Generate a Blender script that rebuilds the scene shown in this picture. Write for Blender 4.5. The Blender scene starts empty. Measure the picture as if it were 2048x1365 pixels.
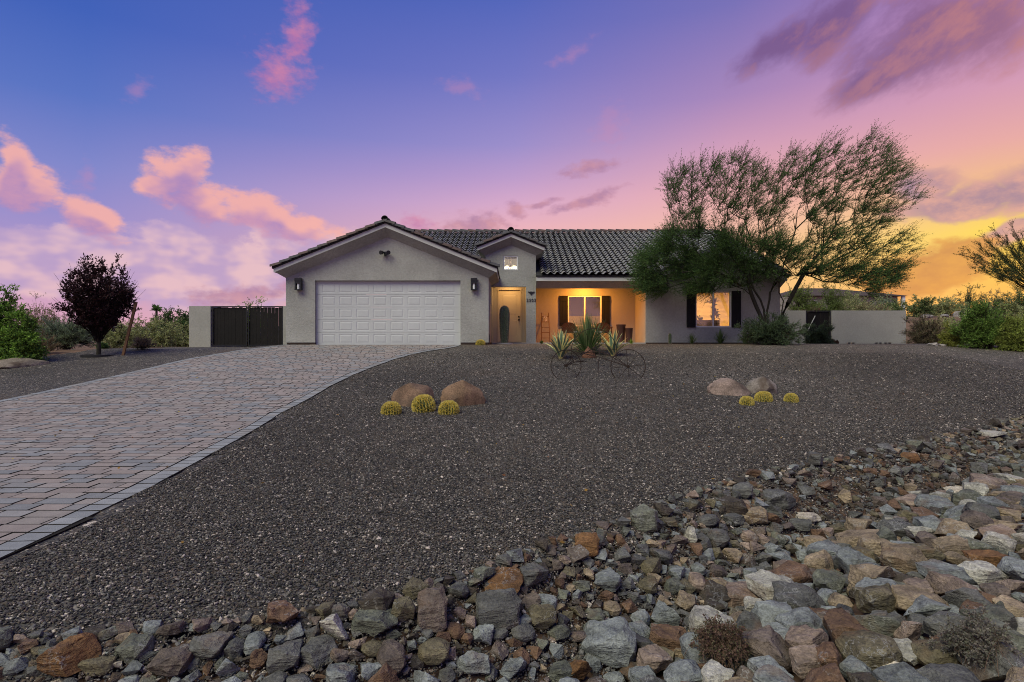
import bpy, bmesh, math, random
import numpy as np
from mathutils import Vector, Matrix, noise as mnoise
R = math.radians
random.seed(7); rng = np.random.default_rng(7)
scene = bpy.context.scene
col = scene.collection
F, CZ = 1138.0, 0.135          # focal length in photo pixels, eye height above the garage slab

# ------------------------------------------------------------------ camera
cam_d = bpy.data.cameras.new('camera'); cam = bpy.data.objects.new('camera', cam_d); col.objects.link(cam)
cam_d.sensor_width = 36.0; cam_d.lens = 36.0 * F / 2048.0; cam_d.clip_start = 0.05; cam_d.clip_end = 6000
cam.location = (0, 0, CZ); cam.rotation_euler = (R(90), 0, 0)
scene.camera = cam
scene.view_settings.view_transform = 'Standard'; scene.view_settings.look = 'None'
scene.view_settings.exposure = 1.15; scene.view_settings.gamma = 1.0
scene.render.engine = 'CYCLES'
scene.cycles.max_bounces = 6; scene.cycles.diffuse_bounces = 3; scene.cycles.glossy_bounces = 2
scene.cycles.transparent_max_bounces = 12; scene.cycles.transmission_bounces = 4
scene.cycles.caustics_reflective = False; scene.cycles.caustics_refractive = False
scene.cycles.use_denoising = True; scene.cycles.denoising_prefilter = 'NONE'; scene.cycles.filter_width = 1.0; scene.cycles.adaptive_threshold = 0.012
scene.cycles.sample_clamp_indirect = 0.6

def lin(r, g, b):
    f = lambda c: (c / 255 / 12.92) if c / 255 <= 0.04045 else ((c / 255 + 0.055) / 1.055) ** 2.4
    return (f(r), f(g), f(b), 1.0)

# ------------------------------------------------------------------ node helper
class NT:
    def __init__(s, tree): s.t = tree; s.n = tree.nodes; s.l = tree.links
    def new(s, typ, **kw):
        nd = s.n.new(typ)
        for k, v in kw.items(): setattr(nd, k, v)
        return nd
    def put(s, sock, v):
        if hasattr(v, 'is_output') or isinstance(v, bpy.types.NodeSocket): s.l.new(v, sock)
        else: sock.default_value = v
    def math(s, op, a, b=None, c=None, clamp=False):
        nd = s.new('ShaderNodeMath', operation=op, use_clamp=clamp)
        s.put(nd.inputs[0], a)
        if b is not None: s.put(nd.inputs[1], b)
        if c is not None: s.put(nd.inputs[2], c)
        return nd.outputs[0]
    def vmath(s, op, a, b=None):
        nd = s.new('ShaderNodeVectorMath', operation=op)
        s.put(nd.inputs[0], a)
        if b is not None: s.put(nd.inputs[1], b)
        return nd.outputs['Value'] if op in ('LENGTH', 'DOT_PRODUCT') else nd.outputs[0]
    def mapr(s, v, a, b, c=0.0, d=1.0, smooth=True):
        nd = s.new('ShaderNodeMapRange'); nd.interpolation_type = 'SMOOTHSTEP' if smooth else 'LINEAR'
        s.put(nd.inputs['Value'], v)
        for k, x in zip(('From Min', 'From Max', 'To Min', 'To Max'), (a, b, c, d)): nd.inputs[k].default_value = x
        return nd.outputs['Result']
    def ramp(s, fac, stops, interp='LINEAR'):
        nd = s.new('ShaderNodeValToRGB'); r = nd.color_ramp; r.interpolation = interp
        while len(r.elements) < len(stops): r.elements.new(0.5)
        for e, (p, c) in zip(r.elements, stops): e.position = p; e.color = c if len(c) == 4 else (*c, 1)
        s.put(nd.inputs[0], fac)
        return nd.outputs[0]
    def mix(s, fac, a, b, mode='MIX'):
        nd = s.new('ShaderNodeMix', data_type='RGBA', blend_type=mode)
        s.put(nd.inputs[0], fac); s.put(nd.inputs[6], a); s.put(nd.inputs[7], b)
        return nd.outputs[2]
    def noise(s, vec, scale, detail=4, rough=0.55, dim='3D'):
        nd = s.new('ShaderNodeTexNoise', noise_dimensions=dim)
        if vec is not None: s.l.new(vec, nd.inputs['Vector'])
        nd.inputs['Scale'].default_value = scale; nd.inputs['Detail'].default_value = detail; nd.inputs['Roughness'].default_value = rough
        return nd.outputs['Fac']

# ------------------------------------------------------------------ world: sunset sky
SUNSET = 0.72      # azimuth of the afterglow, radians to the right of the view axis
world = bpy.data.worlds.new('World'); scene.world = world; world.use_nodes = True
w = NT(world.node_tree); w.n.clear()
tc = w.new('ShaderNodeTexCoord')
sep = w.new('ShaderNodeSeparateXYZ'); w.l.new(tc.outputs['Generated'], sep.inputs[0])
X, Y, Z = sep.outputs
hl = w.math('SQRT', w.math('ADD', w.math('MULTIPLY', X, X), w.math('MULTIPLY', Y, Y)))
az = w.math('ARCTAN2', X, Y); el = w.math('ARCTAN2', Z, hl)
cosd = w.math('DIVIDE', w.math('ADD', w.math('MULTIPLY', X, math.sin(SUNSET)), w.math('MULTIPLY', Y, math.cos(SUNSET))), w.math('MAXIMUM', hl, 1e-4))
dlt = w.math('ARCCOSINE', w.math('MINIMUM', w.math('MAXIMUM', cosd, -1.0), 1.0))
e60 = w.math('DIVIDE', el, R(60), clamp=True)
def eramp(stops): return w.ramp(e60, [(d / 60, lin(*c)) for d, c in stops])
r0 = eramp([(0, (250, 182, 105)), (4, (248, 190, 96)), (8.5, (253, 218, 96)), (12, (243, 190, 140)), (15, (234, 172, 168)), (19, (214, 156, 184)), (25, (182, 132, 182)), (40, (110, 105, 180))])
r1 = eramp([(0, (252, 196, 130)), (6, (250, 196, 140)), (10.5, (246, 190, 170)), (14, (238, 176, 180)), (18, (210, 158, 188)), (22, (170, 136, 190)), (29, (122, 114, 186)), (42, (80, 95, 180))])
r2 = eramp([(0, (248, 190, 165)), (7, (246, 186, 170)), (11.3, (238, 180, 192)), (13.5, (220, 172, 204)), (16, (192, 158, 206)), (19, (158, 144, 206)), (25, (116, 120, 198)), (32, (78, 100, 188))])
r3 = eramp([(0, (232, 172, 190)), (3, (214, 166, 196)), (6, (184, 154, 202)), (10, (156, 145, 207)), (14, (130, 137, 206)), (19, (92, 118, 198)), (25, (66, 99, 188)), (40, (52, 84, 172))])
skyc = w.mix(w.mapr(dlt, 0.02, R(20), smooth=False), r0, r1)
skyc = w.mix(w.mapr(dlt, R(20), R(41), smooth=False), skyc, r2)
skyc = w.mix(w.mapr(dlt, R(41), R(78), smooth=False), skyc, r3)
# clouds: (px, py, half width, half height, tilt in degrees) in the photograph, kept here as directions
def cdir(px, py):
    r = math.hypot(F, px - 1024); return math.atan2(px - 1024, F), math.atan2(682 - py, r)
cvec = w.new('ShaderNodeCombineXYZ'); w.l.new(az, cvec.inputs[0]); w.l.new(el, cvec.inputs[1])
nz = w.new('ShaderNodeTexNoise'); nz.inputs['Scale'].default_value = 9; nz.inputs['Detail'].default_value = 2
w.l.new(tc.outputs['Generated'], nz.inputs['Vector'])
warp = w.vmath('MULTIPLY', w.vmath('SUBTRACT', nz.outputs['Color'], (0.5, 0.5, 0.5)), (0.09, 0.055, 0))
wv = w.vmath('ADD', cvec.outputs[0], warp)
stretch = w.vmath('MULTIPLY', cvec.outputs[0], (1, 1.7, 1))
fb1 = w.noise(stretch, 20, 5, 0.62)
lift = w.vmath('ADD', stretch, (0.006, 0.03, 0))
fb2 = w.noise(lift, 20, 2, 0.5)
streak = w.new('ShaderNodeMapping', vector_type='TEXTURE'); streak.inputs['Rotation'].default_value = (0, 0, R(28)); streak.inputs['Scale'].default_value = (1.5, 0.8, 1)
w.l.new(cvec.outputs[0], streak.inputs[0])
fb3 = w.noise(streak.outputs[0], 20, 5, 0.62)
fbs = w.noise(stretch, 46, 3, 0.6)
def clouds(blobs, fb, amp, lo, hi, vec=None):
    vec = vec or wv
    acc = None; ysum = None
    for (px, py, sx, sy, rot) in blobs:
        a, e = cdir(px, py); k = math.cos(a) ** 2 / F
        m = w.new('ShaderNodeMapping', vector_type='TEXTURE')
        m.inputs['Location'].default_value = (a, e, 0); m.inputs['Rotation'].default_value = (0, 0, R(rot))
        m.inputs['Scale'].default_value = (sx * k * 1.3, sy * math.cos(a) / F * 1.3, 1)
        w.l.new(vec, m.inputs['Vector'])
        v = w.math('SUBTRACT', 1.0, w.vmath('LENGTH', m.outputs[0]))
        acc = v if acc is None else w.math('MAXIMUM', acc, v)
    return w.mapr(w.math('MULTIPLY_ADD', w.math('SUBTRACT', fb, 0.5), amp, acc), lo, hi)
LEFT = [(20, 360, 75, 50, -15), (0, 310, 36, 50, 0), (180, 440, 75, 34, -25), (365, 345, 48, 52, 0), (400, 395, 85, 34, -10), (335, 365, 60, 20, 15), (530, 425, 90, 30, -18), (600, 462, 85, 28, -14)]
A1 = clouds(LEFT, fb1, 1.5, 0.02, 0.5)
A1u = clouds(LEFT, fb2, 1.3, -0.05, 0.6, w.vmath('ADD', wv, (0.0, 0.028, 0)))
BANK = [(110, 495, 170, 40, -4), (300, 525, 210, 52, -6), (480, 525, 170, 48, -8), (120, 565, 250, 46, 0), (420, 580, 240, 46, 0), (345, 470, 90, 28, -6), (640, 505, 120, 40, -10)]
A2 = clouds(BANK, fb1, 1.5, 0.0, 0.45)
A3 = clouds([(560, 140, 60, 44, 25), (602, 65, 28, 70, -12), (850, 455, 60, 18, -8)], fbs, 1.5, 0.0, 1.15)
A4 = clouds([(250, 178, 34, 18, 20), (148, 350, 30, 36, -20), (920, 172, 44, 14, -20), (1140, 95, 56, 12, 25), (1222, 252, 42, 42, 20)], fbs, 1.7, 0.05, 1.1)
B = clouds([(1570, 92, 100, 36, 28), (1665, 45, 105, 58, 20), (1850, 75, 190, 85, 14), (1970, 45, 130, 85, 10), (1750, 155, 120, 40, 18)], fb3, 1.3, 0.0, 0.75)
C = clouds([(1840, 365, 70, 34, -12), (1940, 395, 150, 34, 4), (2060, 370, 110, 50, 5), (2030, 460, 70, 24, 15)], fb1, 1.3, 0.0, 0.5)
Dm = clouds([(1880, 535, 90, 50, 6), (1940, 515, 60, 42, 0), (1810, 560, 90, 26, 0)], fb1, 1.1, 0.0, 0.35)
Em = clouds([(1185, 333, 64, 16, 10), (1178, 400, 76, 13, 16), (1030, 420, 26, 19, 0), (1090, 402, 46, 9, 8), (960, 450, 60, 24, 0), (490, 588, 110, 20, 4)], fbs, 1.2, 0.05, 0.8)
nv = w.mapr(fb1, 0.3, 0.7)
skyc = w.mix(w.math('MULTIPLY', A2, 0.8), skyc, w.mix(w.mapr(fb2, 0.34, 0.66), lin(192, 164, 204), lin(240, 198, 202)))
skyc = w.mix(w.math('MULTIPLY', A1, 0.88), skyc, w.mix(A1u, lin(250, 180, 170), w.mix(nv, lin(176, 138, 190), lin(208, 152, 182))))
skyc = w.mix(w.math('MULTIPLY', A4, 0.32), skyc, lin(206, 140, 176))
skyc = w.mix(w.math('MULTIPLY', A3, 0.8), skyc, w.mix(nv, lin(190, 118, 172), lin(222, 136, 166)))
skyc = w.mix(w.math('MULTIPLY', B, 0.85), skyc, w.mix(w.math('ADD', w.mapr(az, 0.45, 0.80, 0, 0.6), w.mapr(fb3, 0.42, 0.68, -0.15, 0.5), clamp=True), lin(118, 84, 136), lin(186, 122, 124)))
skyc = w.mix(w.math('MULTIPLY', C, 0.92), skyc, w.mix(nv, lin(158, 130, 158), lin(222, 166, 156)))
skyc = w.mix(w.math('MULTIPLY', Dm, 0.92), skyc, w.mix(nv, lin(204, 140, 84), lin(226, 160, 84)))
skyc = w.mix(w.math('MULTIPLY', Em, 0.75), skyc, w.mix(nv, lin(168, 122, 160), lin(208, 146, 158)))
nish = w.new('ShaderNodeTexSky', sky_type='NISHITA'); nish.sun_disc = False
nish.sun_elevation = R(1.0); nish.sun_rotation = SUNSET; nish.altitude = 300
bg1 = w.new('ShaderNodeBackground'); w.l.new(skyc, bg1.inputs[0]); bg1.inputs[1].default_value = 0.43
bg2 = w.new('ShaderNodeBackground'); w.l.new(nish.outputs[0], bg2.inputs[0]); bg2.inputs[1].default_value = 0.004
ad = w.new('ShaderNodeAddShader'); w.l.new(bg1.outputs[0], ad.inputs[0]); w.l.new(bg2.outputs[0], ad.inputs[1])
wo = w.new('ShaderNodeOutputWorld'); w.l.new(ad.outputs[0], wo.inputs[0])
world.cycles.sampling_method = 'MANUAL'; world.cycles.sample_map_resolution = 512

# ------------------------------------------------------------------ the soft light of the open twilight sky
sun_d = bpy.data.lights.new('sun', 'SUN'); sun = bpy.data.objects.new('sun', sun_d); col.objects.link(sun)
sun_d.energy = 1.5; sun_d.angle = R(46); sun_d.color = (0.97, 0.96, 0.72)
sun.rotation_euler = Vector((0.42, 0.50, -0.78)).to_track_quat('-Z', 'Y').to_euler()

# ------------------------------------------------------------------ small tools
def W(px, py, D): return Vector(((px - 1024) * D / F, D, CZ - (py - 682) * D / F))
ORG = {}
def org(o): return ORG.get(o.name, Vector((0, 0, 0))) if o else Vector((0, 0, 0))
def tag(o, label=None, cat=None, group=None, kind=None):
    if label: o['label'] = label
    if cat: o['category'] = cat
    if group: o['group'] = group
    if kind: o['kind'] = kind
    return o
def empty(name, loc=(0, 0, 0), label=None, cat=None, group=None):
    o = bpy.data.objects.new(name, None); col.objects.link(o); o.location = loc; o.empty_display_size = 0.2
    ORG[o.name] = Vector(loc)
    return tag(o, label, cat, group)
def link(name, me, parent=None, mat=None, smooth=None):
    o = bpy.data.objects.new(name, me); col.objects.link(o)
    if parent is not None: o.parent = parent; ORG[o.name] = org(parent)
    if mat is not None and not me.materials:
        for m in (mat if isinstance(mat, (list, tuple)) else [mat]): me.materials.append(m)
    if smooth is not None: sharp(me, smooth)
    return o
def sharp(me, deg):
    me.shade_smooth(); me.set_sharp_from_angle(angle=R(deg))
class MB:
    """collects polygons; build() links them as one mesh, in world coordinates relative to the parent's origin"""
    def __init__(s): s.v = []; s.f = []; s.m = []; s.c = []
    def poly(s, pts, m=0):
        n = len(s.v); s.v += [tuple(p) for p in pts]; s.f.append(tuple(range(n, n + len(pts)))); s.m.append(m); return s
    def raw(s, v, f, m=0):
        n = len(s.v); s.v += [tuple(p) for p in v]; s.f += [tuple(i + n for i in q) for q in f]; s.m += [m] * len(f); return s
    def box(s, x0, x1, y0, y1, z0, z1, m=0):
        v = [(x, y, z) for z in (z0, z1) for y in (y0, y1) for x in (x0, x1)]
        return s.raw(v, [(0, 2, 3, 1), (4, 5, 7, 6), (0, 1, 5, 4), (2, 6, 7, 3), (0, 4, 6, 2), (1, 3, 7, 5)], m)
    def prism(s, pts, off, m=0):
        """closed prism: polygon pts swept by vector off"""
        n = len(pts); o = Vector(off); a = [Vector(p) for p in pts]; v = a + [p + o for p in a]
        return s.raw(v, [tuple(range(n))[::-1], tuple(range(n, 2 * n))] + [(i, (i + 1) % n, (i + 1) % n + n, i + n) for i in range(n)], m)
    def tube(s, pts, rad, k=6, m=0, cap=True):
        pts = [Vector(p) for p in pts]; n = len(s.v); L = len(pts)
        for i, p in enumerate(pts):
            d = (pts[min(i + 1, L - 1)] - pts[max(i - 1, 0)]).normalized()
            a = d.cross(Vector((0, 0, 1)) if abs(d.z) < 0.9 else Vector((1, 0, 0))).normalized(); b = d.cross(a)
            r = rad[i] if hasattr(rad, '__len__') else rad
            s.v += [tuple(p + (a * math.cos(2 * math.pi * j / k) + b * math.sin(2 * math.pi * j / k)) * r) for j in range(k)]
        for i in range(L - 1):
            for j in range(k):
                s.f.append((n + i * k + j, n + i * k + (j + 1) % k, n + (i + 1) * k + (j + 1) % k, n + (i + 1) * k + j)); s.m.append(m)
        if cap:
            s.f.append(tuple(range(n, n + k))[::-1]); s.f.append(tuple(range(n + (L - 1) * k, n + L * k))); s.m += [m, m]
        return s
    def lathe(s, c, prof, k=16, m=0, lobes=0, depth=0.0):
        n = len(s.v); c = Vector(c)
        for (r, z) in prof:
            for j in range(k):
                a = 2 * math.pi * j / k
                q = r * (1 - depth * (0.5 - 0.5 * math.cos(a * lobes))) if lobes else r
                s.v.append((c.x + q * math.cos(a), c.y + q * math.sin(a), c.z + z))
        for i in range(len(prof) - 1):
            for j in range(k):
                s.f.append((n + i * k + j, n + i * k + (j + 1) % k, n + (i + 1) * k + (j + 1) % k, n + (i + 1) * k + j)); s.m.append(m)
        return s
    def build(s, name, mat, parent=None, smooth=None, fix=False):
        o0 = org(parent); me = bpy.data.meshes.new(name)
        me.from_pydata([(x - o0.x, y - o0.y, z - o0.z) for x, y, z in s.v], [], s.f)
        if isinstance(mat, (list, tuple)): me.polygons.foreach_set('material_index', s.m)
        if fix:
            bm = bmesh.new(); bm.from_mesh(me); bmesh.ops.remove_doubles(bm, verts=bm.verts, dist=1e-5); bmesh.ops.recalc_face_normals(bm, faces=bm.faces); bm.to_mesh(me); bm.free()
        me.update()
        return link(name, me, parent, mat, smooth)
def npmesh(name, V, Fc, colr=None, smooth=False):
    me = bpy.data.meshes.new(name); V = np.asarray(V, np.float32); Fc = np.asarray(Fc, np.int32); m, k = Fc.shape
    me.vertices.add(len(V)); me.vertices.foreach_set('co', V.ravel())
    me.loops.add(m * k); me.loops.foreach_set('vertex_index', Fc.ravel())
    me.polygons.add(m); me.polygons.foreach_set('loop_start', np.arange(m, dtype=np.int32) * k)
    try: me.polygons.foreach_set('loop_total', np.full(m, k, np.int32))
    except Exception: pass
    if smooth: me.polygons.foreach_set('use_smooth', np.ones(m, bool))
    me.update(calc_edges=True)
    if colr is not None:
        a = me.attributes.new('Col', 'FLOAT_COLOR', 'POINT')
        c = np.ones((len(V), 4), np.float32); c[:, :3] = colr; a.data.foreach_set('color', c.ravel())
    return me
def sstep(a, b, x):
    t = np.clip((x - a) / (b - a), 0, 1); return t * t * (3 - 2 * t)
def copy_tree(o, parent=None):
    c = o.copy(); col.objects.link(c); c.parent = parent
    for ch in o.children: copy_tree(ch, c)
    return c

# ------------------------------------------------------------------ materials
MATS = {}
def mat(name, base=(0.5, 0.5, 0.5), rough=0.8, spec=0.3, var=0.12, vscale=3.0, bump=0.0, bscale=60, metal=0.0, attr=None, objcol=False, trans=0.0, emit=None, coat=0.0, var2=0.0, tint=None):
    """plain procedural surface: base (or the object's / vertices' own colour) broken up by two noises, with a noise bump"""
    m = bpy.data.materials.new(name); m.use_nodes = True; t = NT(m.node_tree); t.n.clear(); MATS[name] = m
    out = t.new('ShaderNodeOutputMaterial'); p = t.new('ShaderNodeBsdfPrincipled')
    g = t.new('ShaderNodeNewGeometry'); pos = g.outputs['Position']
    if attr: c = t.new('ShaderNodeAttribute', attribute_name=attr).outputs['Color']
    elif objcol: c = t.new('ShaderNodeObjectInfo').outputs['Color']
    else: c = (*base, 1)
    n1 = t.noise(pos, vscale, 5, 0.6)
    f = t.mapr(n1, 0.25, 0.75, 1 - var, 1 + var, smooth=False)
    if var2:
        n2 = t.noise(pos, vscale * 14, 3, 0.6); f = t.math('MULTIPLY', f, t.mapr(n2, 0.25, 0.75, 1 - var2, 1 + var2, smooth=False))
    cc = t.new('ShaderNodeCombineXYZ')
    for i in range(3): t.l.new(f, cc.inputs[i])
    c = t.mix(1.0, c, cc.outputs[0], 'MULTIPLY')
    if tint: c = t.mix(t.mapr(t.noise(pos, vscale * 0.6, 4), tint[1], tint[2]), c, (*tint[0], 1))
    t.put(p.inputs['Base Color'], c)
    p.inputs['Roughness'].default_value = rough; p.inputs['Specular IOR Level'].default_value = spec; p.inputs['Metallic'].default_value = metal
    if bump:
        b = t.new('ShaderNodeBump'); b.inputs['Strength'].default_value = bump; b.inputs['Distance'].default_value = 0.02
        t.l.new(t.noise(pos, bscale, 4, 0.65), b.inputs['Height']); t.l.new(b.outputs[0], p.inputs['Normal'])
    sh = p.outputs[0]
    if emit: p.inputs['Emission Color'].default_value = (*emit[0], 1); p.inputs['Emission Strength'].default_value = emit[1]
    if trans:
        tl = t.new('ShaderNodeBsdfTranslucent'); t.put(tl.inputs[0], c); mx = t.new('ShaderNodeMixShader'); mx.inputs[0].default_value = trans
        t.l.new(sh, mx.inputs[1]); t.l.new(tl.outputs[0], mx.inputs[2]); sh = mx.outputs[0]
    t.l.new(sh, out.inputs[0])
    return m
M_stucco = mat('stucco', (0.345, 0.335, 0.302), 0.92, 0.15, 0.17, 0.9, 0.9, 26, var2=0.12)
M_fascia = mat('fascia_paint', (0.52, 0.515, 0.48), 0.7, 0.3, 0.05, 1.5)
M_door = mat('garage_paint', (0.50, 0.505, 0.49), 0.55, 0.35, 0.06, 0.9, 0.05, 90, var2=0.03)
M_stem = mat('slab_edge', (0.07, 0.05, 0.04), 0.9, 0.2, 0.2, 4)
M_conc = mat('concrete', (0.36, 0.35, 0.335), 0.9, 0.2, 0.12, 2, 0.2, 40)
M_tile = mat('roof_tile', rough=0.5, spec=0.45, var=0.2, vscale=6, bump=0.25, bscale=40, attr='Col', var2=0.12)
M_rake = mat('rake_tile', rough=0.7, spec=0.3, var=0.25, vscale=7, bump=0.3, bscale=40, objcol=True, var2=0.1)
M_under = mat('roof_underlay', (0.03, 0.028, 0.028), 0.9)
M_black = mat('black_metal', (0.012, 0.012, 0.013), 0.45, 0.4, 0.2, 5)
M_slat = mat('dark_timber', (0.009, 0.007, 0.006), 0.75, 0.25, 0.4, 6, 0.3, 30)
M_shut = mat('shutter_paint', (0.011, 0.010, 0.011), 0.7, 0.2, 0.2, 6)
M_white = mat('white_vinyl', (0.72, 0.72, 0.70), 0.5, 0.4, 0.03, 2)
M_entry = mat('entry_door_paint', (0.52, 0.45, 0.34), 0.5, 0.35, 0.06, 2, 0.06, 70)
M_porch = mat('porch_stucco', (0.36, 0.33, 0.29), 0.92, 0.15, 0.07, 1.0, 0.45, 55)
M_blockw = mat('block_wall', (0.35, 0.335, 0.295), 0.95, 0.15, 0.1, 1.2, 0.6, 45, var2=0.08)
M_rust = mat('rusty_iron', (0.032, 0.019, 0.013), 0.85, 0.25, 0.4, 12, 0.3, 60)
M_wood = mat('weathered_wood', (0.16, 0.085, 0.045), 0.85, 0.2, 0.3, 10, 0.3, 50)
M_pot = mat('glazed_pot', (0.06, 0.025, 0.018), 0.5, 0.4, 0.2, 5)
M_chair = mat('chair_rust', (0.07, 0.03, 0.018), 0.8, 0.2, 0.3, 8)
M_room = mat('room_paint', (0.75, 0.66, 0.52), 0.9, 0.2, 0.05, 1)
M_roomw = mat('room_white', (0.8, 0.78, 0.74), 0.9, 0.2, 0.05, 1)
M_shade = mat('lamp_glass', (0.9, 0.9, 0.85), 0.4, 0.3, 0.02, 1, emit=((1, 0.78, 0.42), 2.6))
M_can = mat('lit_lens', (0.9, 0.8, 0.6), 0.4, 0.3, 0.02, 1, emit=((1, 0.62, 0.26), 4.5))
M_leaf = mat('foliage', rough=0.65, spec=0.2, var=0.3, vscale=2.0, attr='Col', trans=0.3)
M_bark = mat('bark', rough=0.9, spec=0.15, var=0.3, vscale=9, bump=0.6, bscale=35, attr='Col')
M_barkt = mat('trunk_bark', (0.045, 0.04, 0.028), 0.9, 0.15, 0.35, 8, 0.8, 25)
M_agave = mat('agave_skin', rough=0.5, spec=0.35, var=0.12, vscale=8, attr='Col', trans=0.08)
M_cactus = mat('cactus_skin', (0.07, 0.105, 0.045), 0.6, 0.3, 0.2, 10, attr=None)
M_cactus2 = mat('saguaro_skin', (0.10, 0.13, 0.075), 0.65, 0.25, 0.25, 10)
M_spine = mat('cactus_spine', rough=0.5, spec=0.3, var=0.15, vscale=10, attr='Col', trans=0.35)
def glass():
    m = bpy.data.materials.new('window_glass'); m.use_nodes = True; t = NT(m.node_tree); t.n.clear()
    out = t.new('ShaderNodeOutputMaterial'); tr = t.new('ShaderNodeBsdfTransparent'); tr.inputs[0].default_value = (0.86, 0.88, 0.87, 1)
    gl = t.new('ShaderNodeBsdfGlossy'); gl.inputs['Roughness'].default_value = 0.02; gl.inputs[0].default_value = (0.9, 0.9, 0.9, 1)
    fr = t.new('ShaderNodeFresnel'); fr.inputs[0].default_value = 1.7
    mx = t.new('ShaderNodeMixShader'); t.l.new(t.math('MULTIPLY_ADD', fr.outputs[0], 1.0, 0.07, clamp=True), mx.inputs[0]); t.l.new(tr.outputs[0], mx.inputs[1]); t.l.new(gl.outputs[0], mx.inputs[2]); t.l.new(mx.outputs[0], out.inputs[0])
    return m
M_glass = glass()
def rockmat(name, src):
    m = bpy.data.materials.new(name); m.use_nodes = True; t = NT(m.node_tree); t.n.clear()
    out = t.new('ShaderNodeOutputMaterial'); p = t.new('ShaderNodeBsdfPrincipled'); g = t.new('ShaderNodeNewGeometry'); pos = g.outputs['Position']
    if src == 'obj':
        oi = t.new('ShaderNodeObjectInfo'); c = oi.outputs['Color']
        pos = t.vmath('ADD', pos, t.vmath('MULTIPLY', oi.outputs['Random'], (37, 91, 53)))
    else: c = t.new('ShaderNodeAttribute', attribute_name='Col').outputs['Color']
    lay = t.new('ShaderNodeMapping'); lay.inputs['Rotation'].default_value = (0.5, 0.35, 0.2); lay.inputs['Scale'].default_value = (0.6, 1.0, 3.2); t.l.new(pos, lay.inputs['Vector'])
    big = t.noise(lay.outputs[0], 7, 5, 0.68); fine = t.noise(pos, 60, 4, 0.75)
    f = t.math('MULTIPLY', t.mapr(big, 0.3, 0.7, 0.5, 1.6, smooth=False), t.mapr(fine, 0.3, 0.7, 0.55, 1.5, smooth=False))
    cc = t.new('ShaderNodeCombineXYZ')
    for i in range(3): t.l.new(f, cc.inputs[i])
    c2 = t.mix(1.0, c, cc.outputs[0], 'MULTIPLY')
    # iron stain and pale mineral veins, each with a shape of its own
    c2 = t.mix(t.math('MULTIPLY', t.mapr(t.noise(pos, 4.5, 5, 0.6), 0.54, 0.72), 0.4), c2, (0.17, 0.085, 0.04, 1))
    vn = t.noise(pos, 9, 5, 0.6); vein = t.mapr(t.math('ABSOLUTE', t.math('SUBTRACT', vn, 0.5)), 0.0, 0.018, 1.0, 0.0)
    c2 = t.mix(t.math('MULTIPLY', vein, t.mapr(t.noise(pos, 3, 3), 0.5, 0.65, 0, 0.5)), c2, (0.4, 0.38, 0.36, 1))
    t.put(p.inputs['Base Color'], c2); p.inputs['Roughness'].default_value = 0.72; p.inputs['Specular IOR Level'].default_value = 0.3
    b = t.new('ShaderNodeBump'); b.inputs['Strength'].default_value = 1.0; b.inputs['Distance'].default_value = 0.03
    h = t.math('MULTIPLY_ADD', big, 1.5, t.math('MULTIPLY', fine, 0.35)); t.l.new(h, b.inputs['Height']); t.l.new(b.outputs[0], p.inputs['Normal'])
    t.l.new(p.outputs[0], out.inputs[0]); return m
M_rock = rockmat('riprap_rock', 'obj'); M_rocks = rockmat('riprap_small', 'attr')
def bouldermat():
    m = mat('boulder_granite', rough=0.85, spec=0.2, var=0.5, vscale=3.0, bump=1.0, bscale=9, objcol=True, var2=0.5, tint=((0.085, 0.06, 0.045), 0.5, 0.68)); return m
M_boulder = bouldermat()
M_paver = mat('paver', rough=0.85, spec=0.2, var=0.14, vscale=9, bump=0.35, bscale=120, objcol=True, var2=0.14)
M_pavers = mat('paver_joined', rough=0.85, spec=0.2, var=0.14, vscale=9, bump=0.35, bscale=120, attr='Col', var2=0.14)
M_sand = mat('joint_sand', (0.022, 0.019, 0.016), 0.95, 0.1, 0.3, 8)
def gravel_mat():
    m = bpy.data.materials.new('gravel_bed'); m.use_nodes = True; t = NT(m.node_tree); t.n.clear()
    out = t.new('ShaderNodeOutputMaterial'); p = t.new('ShaderNodeBsdfPrincipled'); g = t.new('ShaderNodeNewGeometry'); pos = g.outputs['Position']
    vo = t.new('ShaderNodeTexVoronoi'); vo.inputs['Scale'].default_value = 62; t.l.new(pos, vo.inputs['Vector'])
    sc = t.new('ShaderNodeSeparateColor'); t.l.new(vo.outputs['Color'], sc.inputs[0])
    c = t.ramp(sc.outputs[0], GRAVEL)
    vb = t.new('ShaderNodeTexVoronoi'); vb.inputs['Scale'].default_value = 21; t.l.new(pos, vb.inputs['Vector'])
    sb = t.new('ShaderNodeSeparateColor'); t.l.new(vb.outputs['Color'], sb.inputs[0])
    c = t.mix(t.mapr(sb.outputs[1], 0.82, 0.86), c, t.ramp(sb.outputs[0], GRAVEL))
    c = t.mix(t.mapr(t.noise(pos, 0.5, 6, 0.65), 0.52, 0.72, 0.0, 0.75), c, (0.075, 0.052, 0.035, 1))
    wv_ = t.mapr(t.noise(pos, 0.25, 3), 0.3, 0.7, 0.72, 1.28)
    cc = t.new('ShaderNodeCombineXYZ')
    for i in range(3): t.l.new(wv_, cc.inputs[i])
    c = t.mix(1.0, c, cc.outputs[0], 'MULTIPLY')
    t.put(p.inputs['Base Color'], c); p.inputs['Roughness'].default_value = 0.8; p.inputs['Specular IOR Level'].default_value = 0.25
    b = t.new('ShaderNodeBump'); b.inputs['Strength'].default_value = 1.0; b.inputs['Distance'].default_value = 0.012
    t.l.new(t.math('SUBTRACT', 1.0, vo.outputs['Distance']), b.inputs['Height']); t.l.new(b.outputs[0], p.inputs['Normal'])
    t.l.new(p.outputs[0], out.inputs[0]); return m
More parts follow.
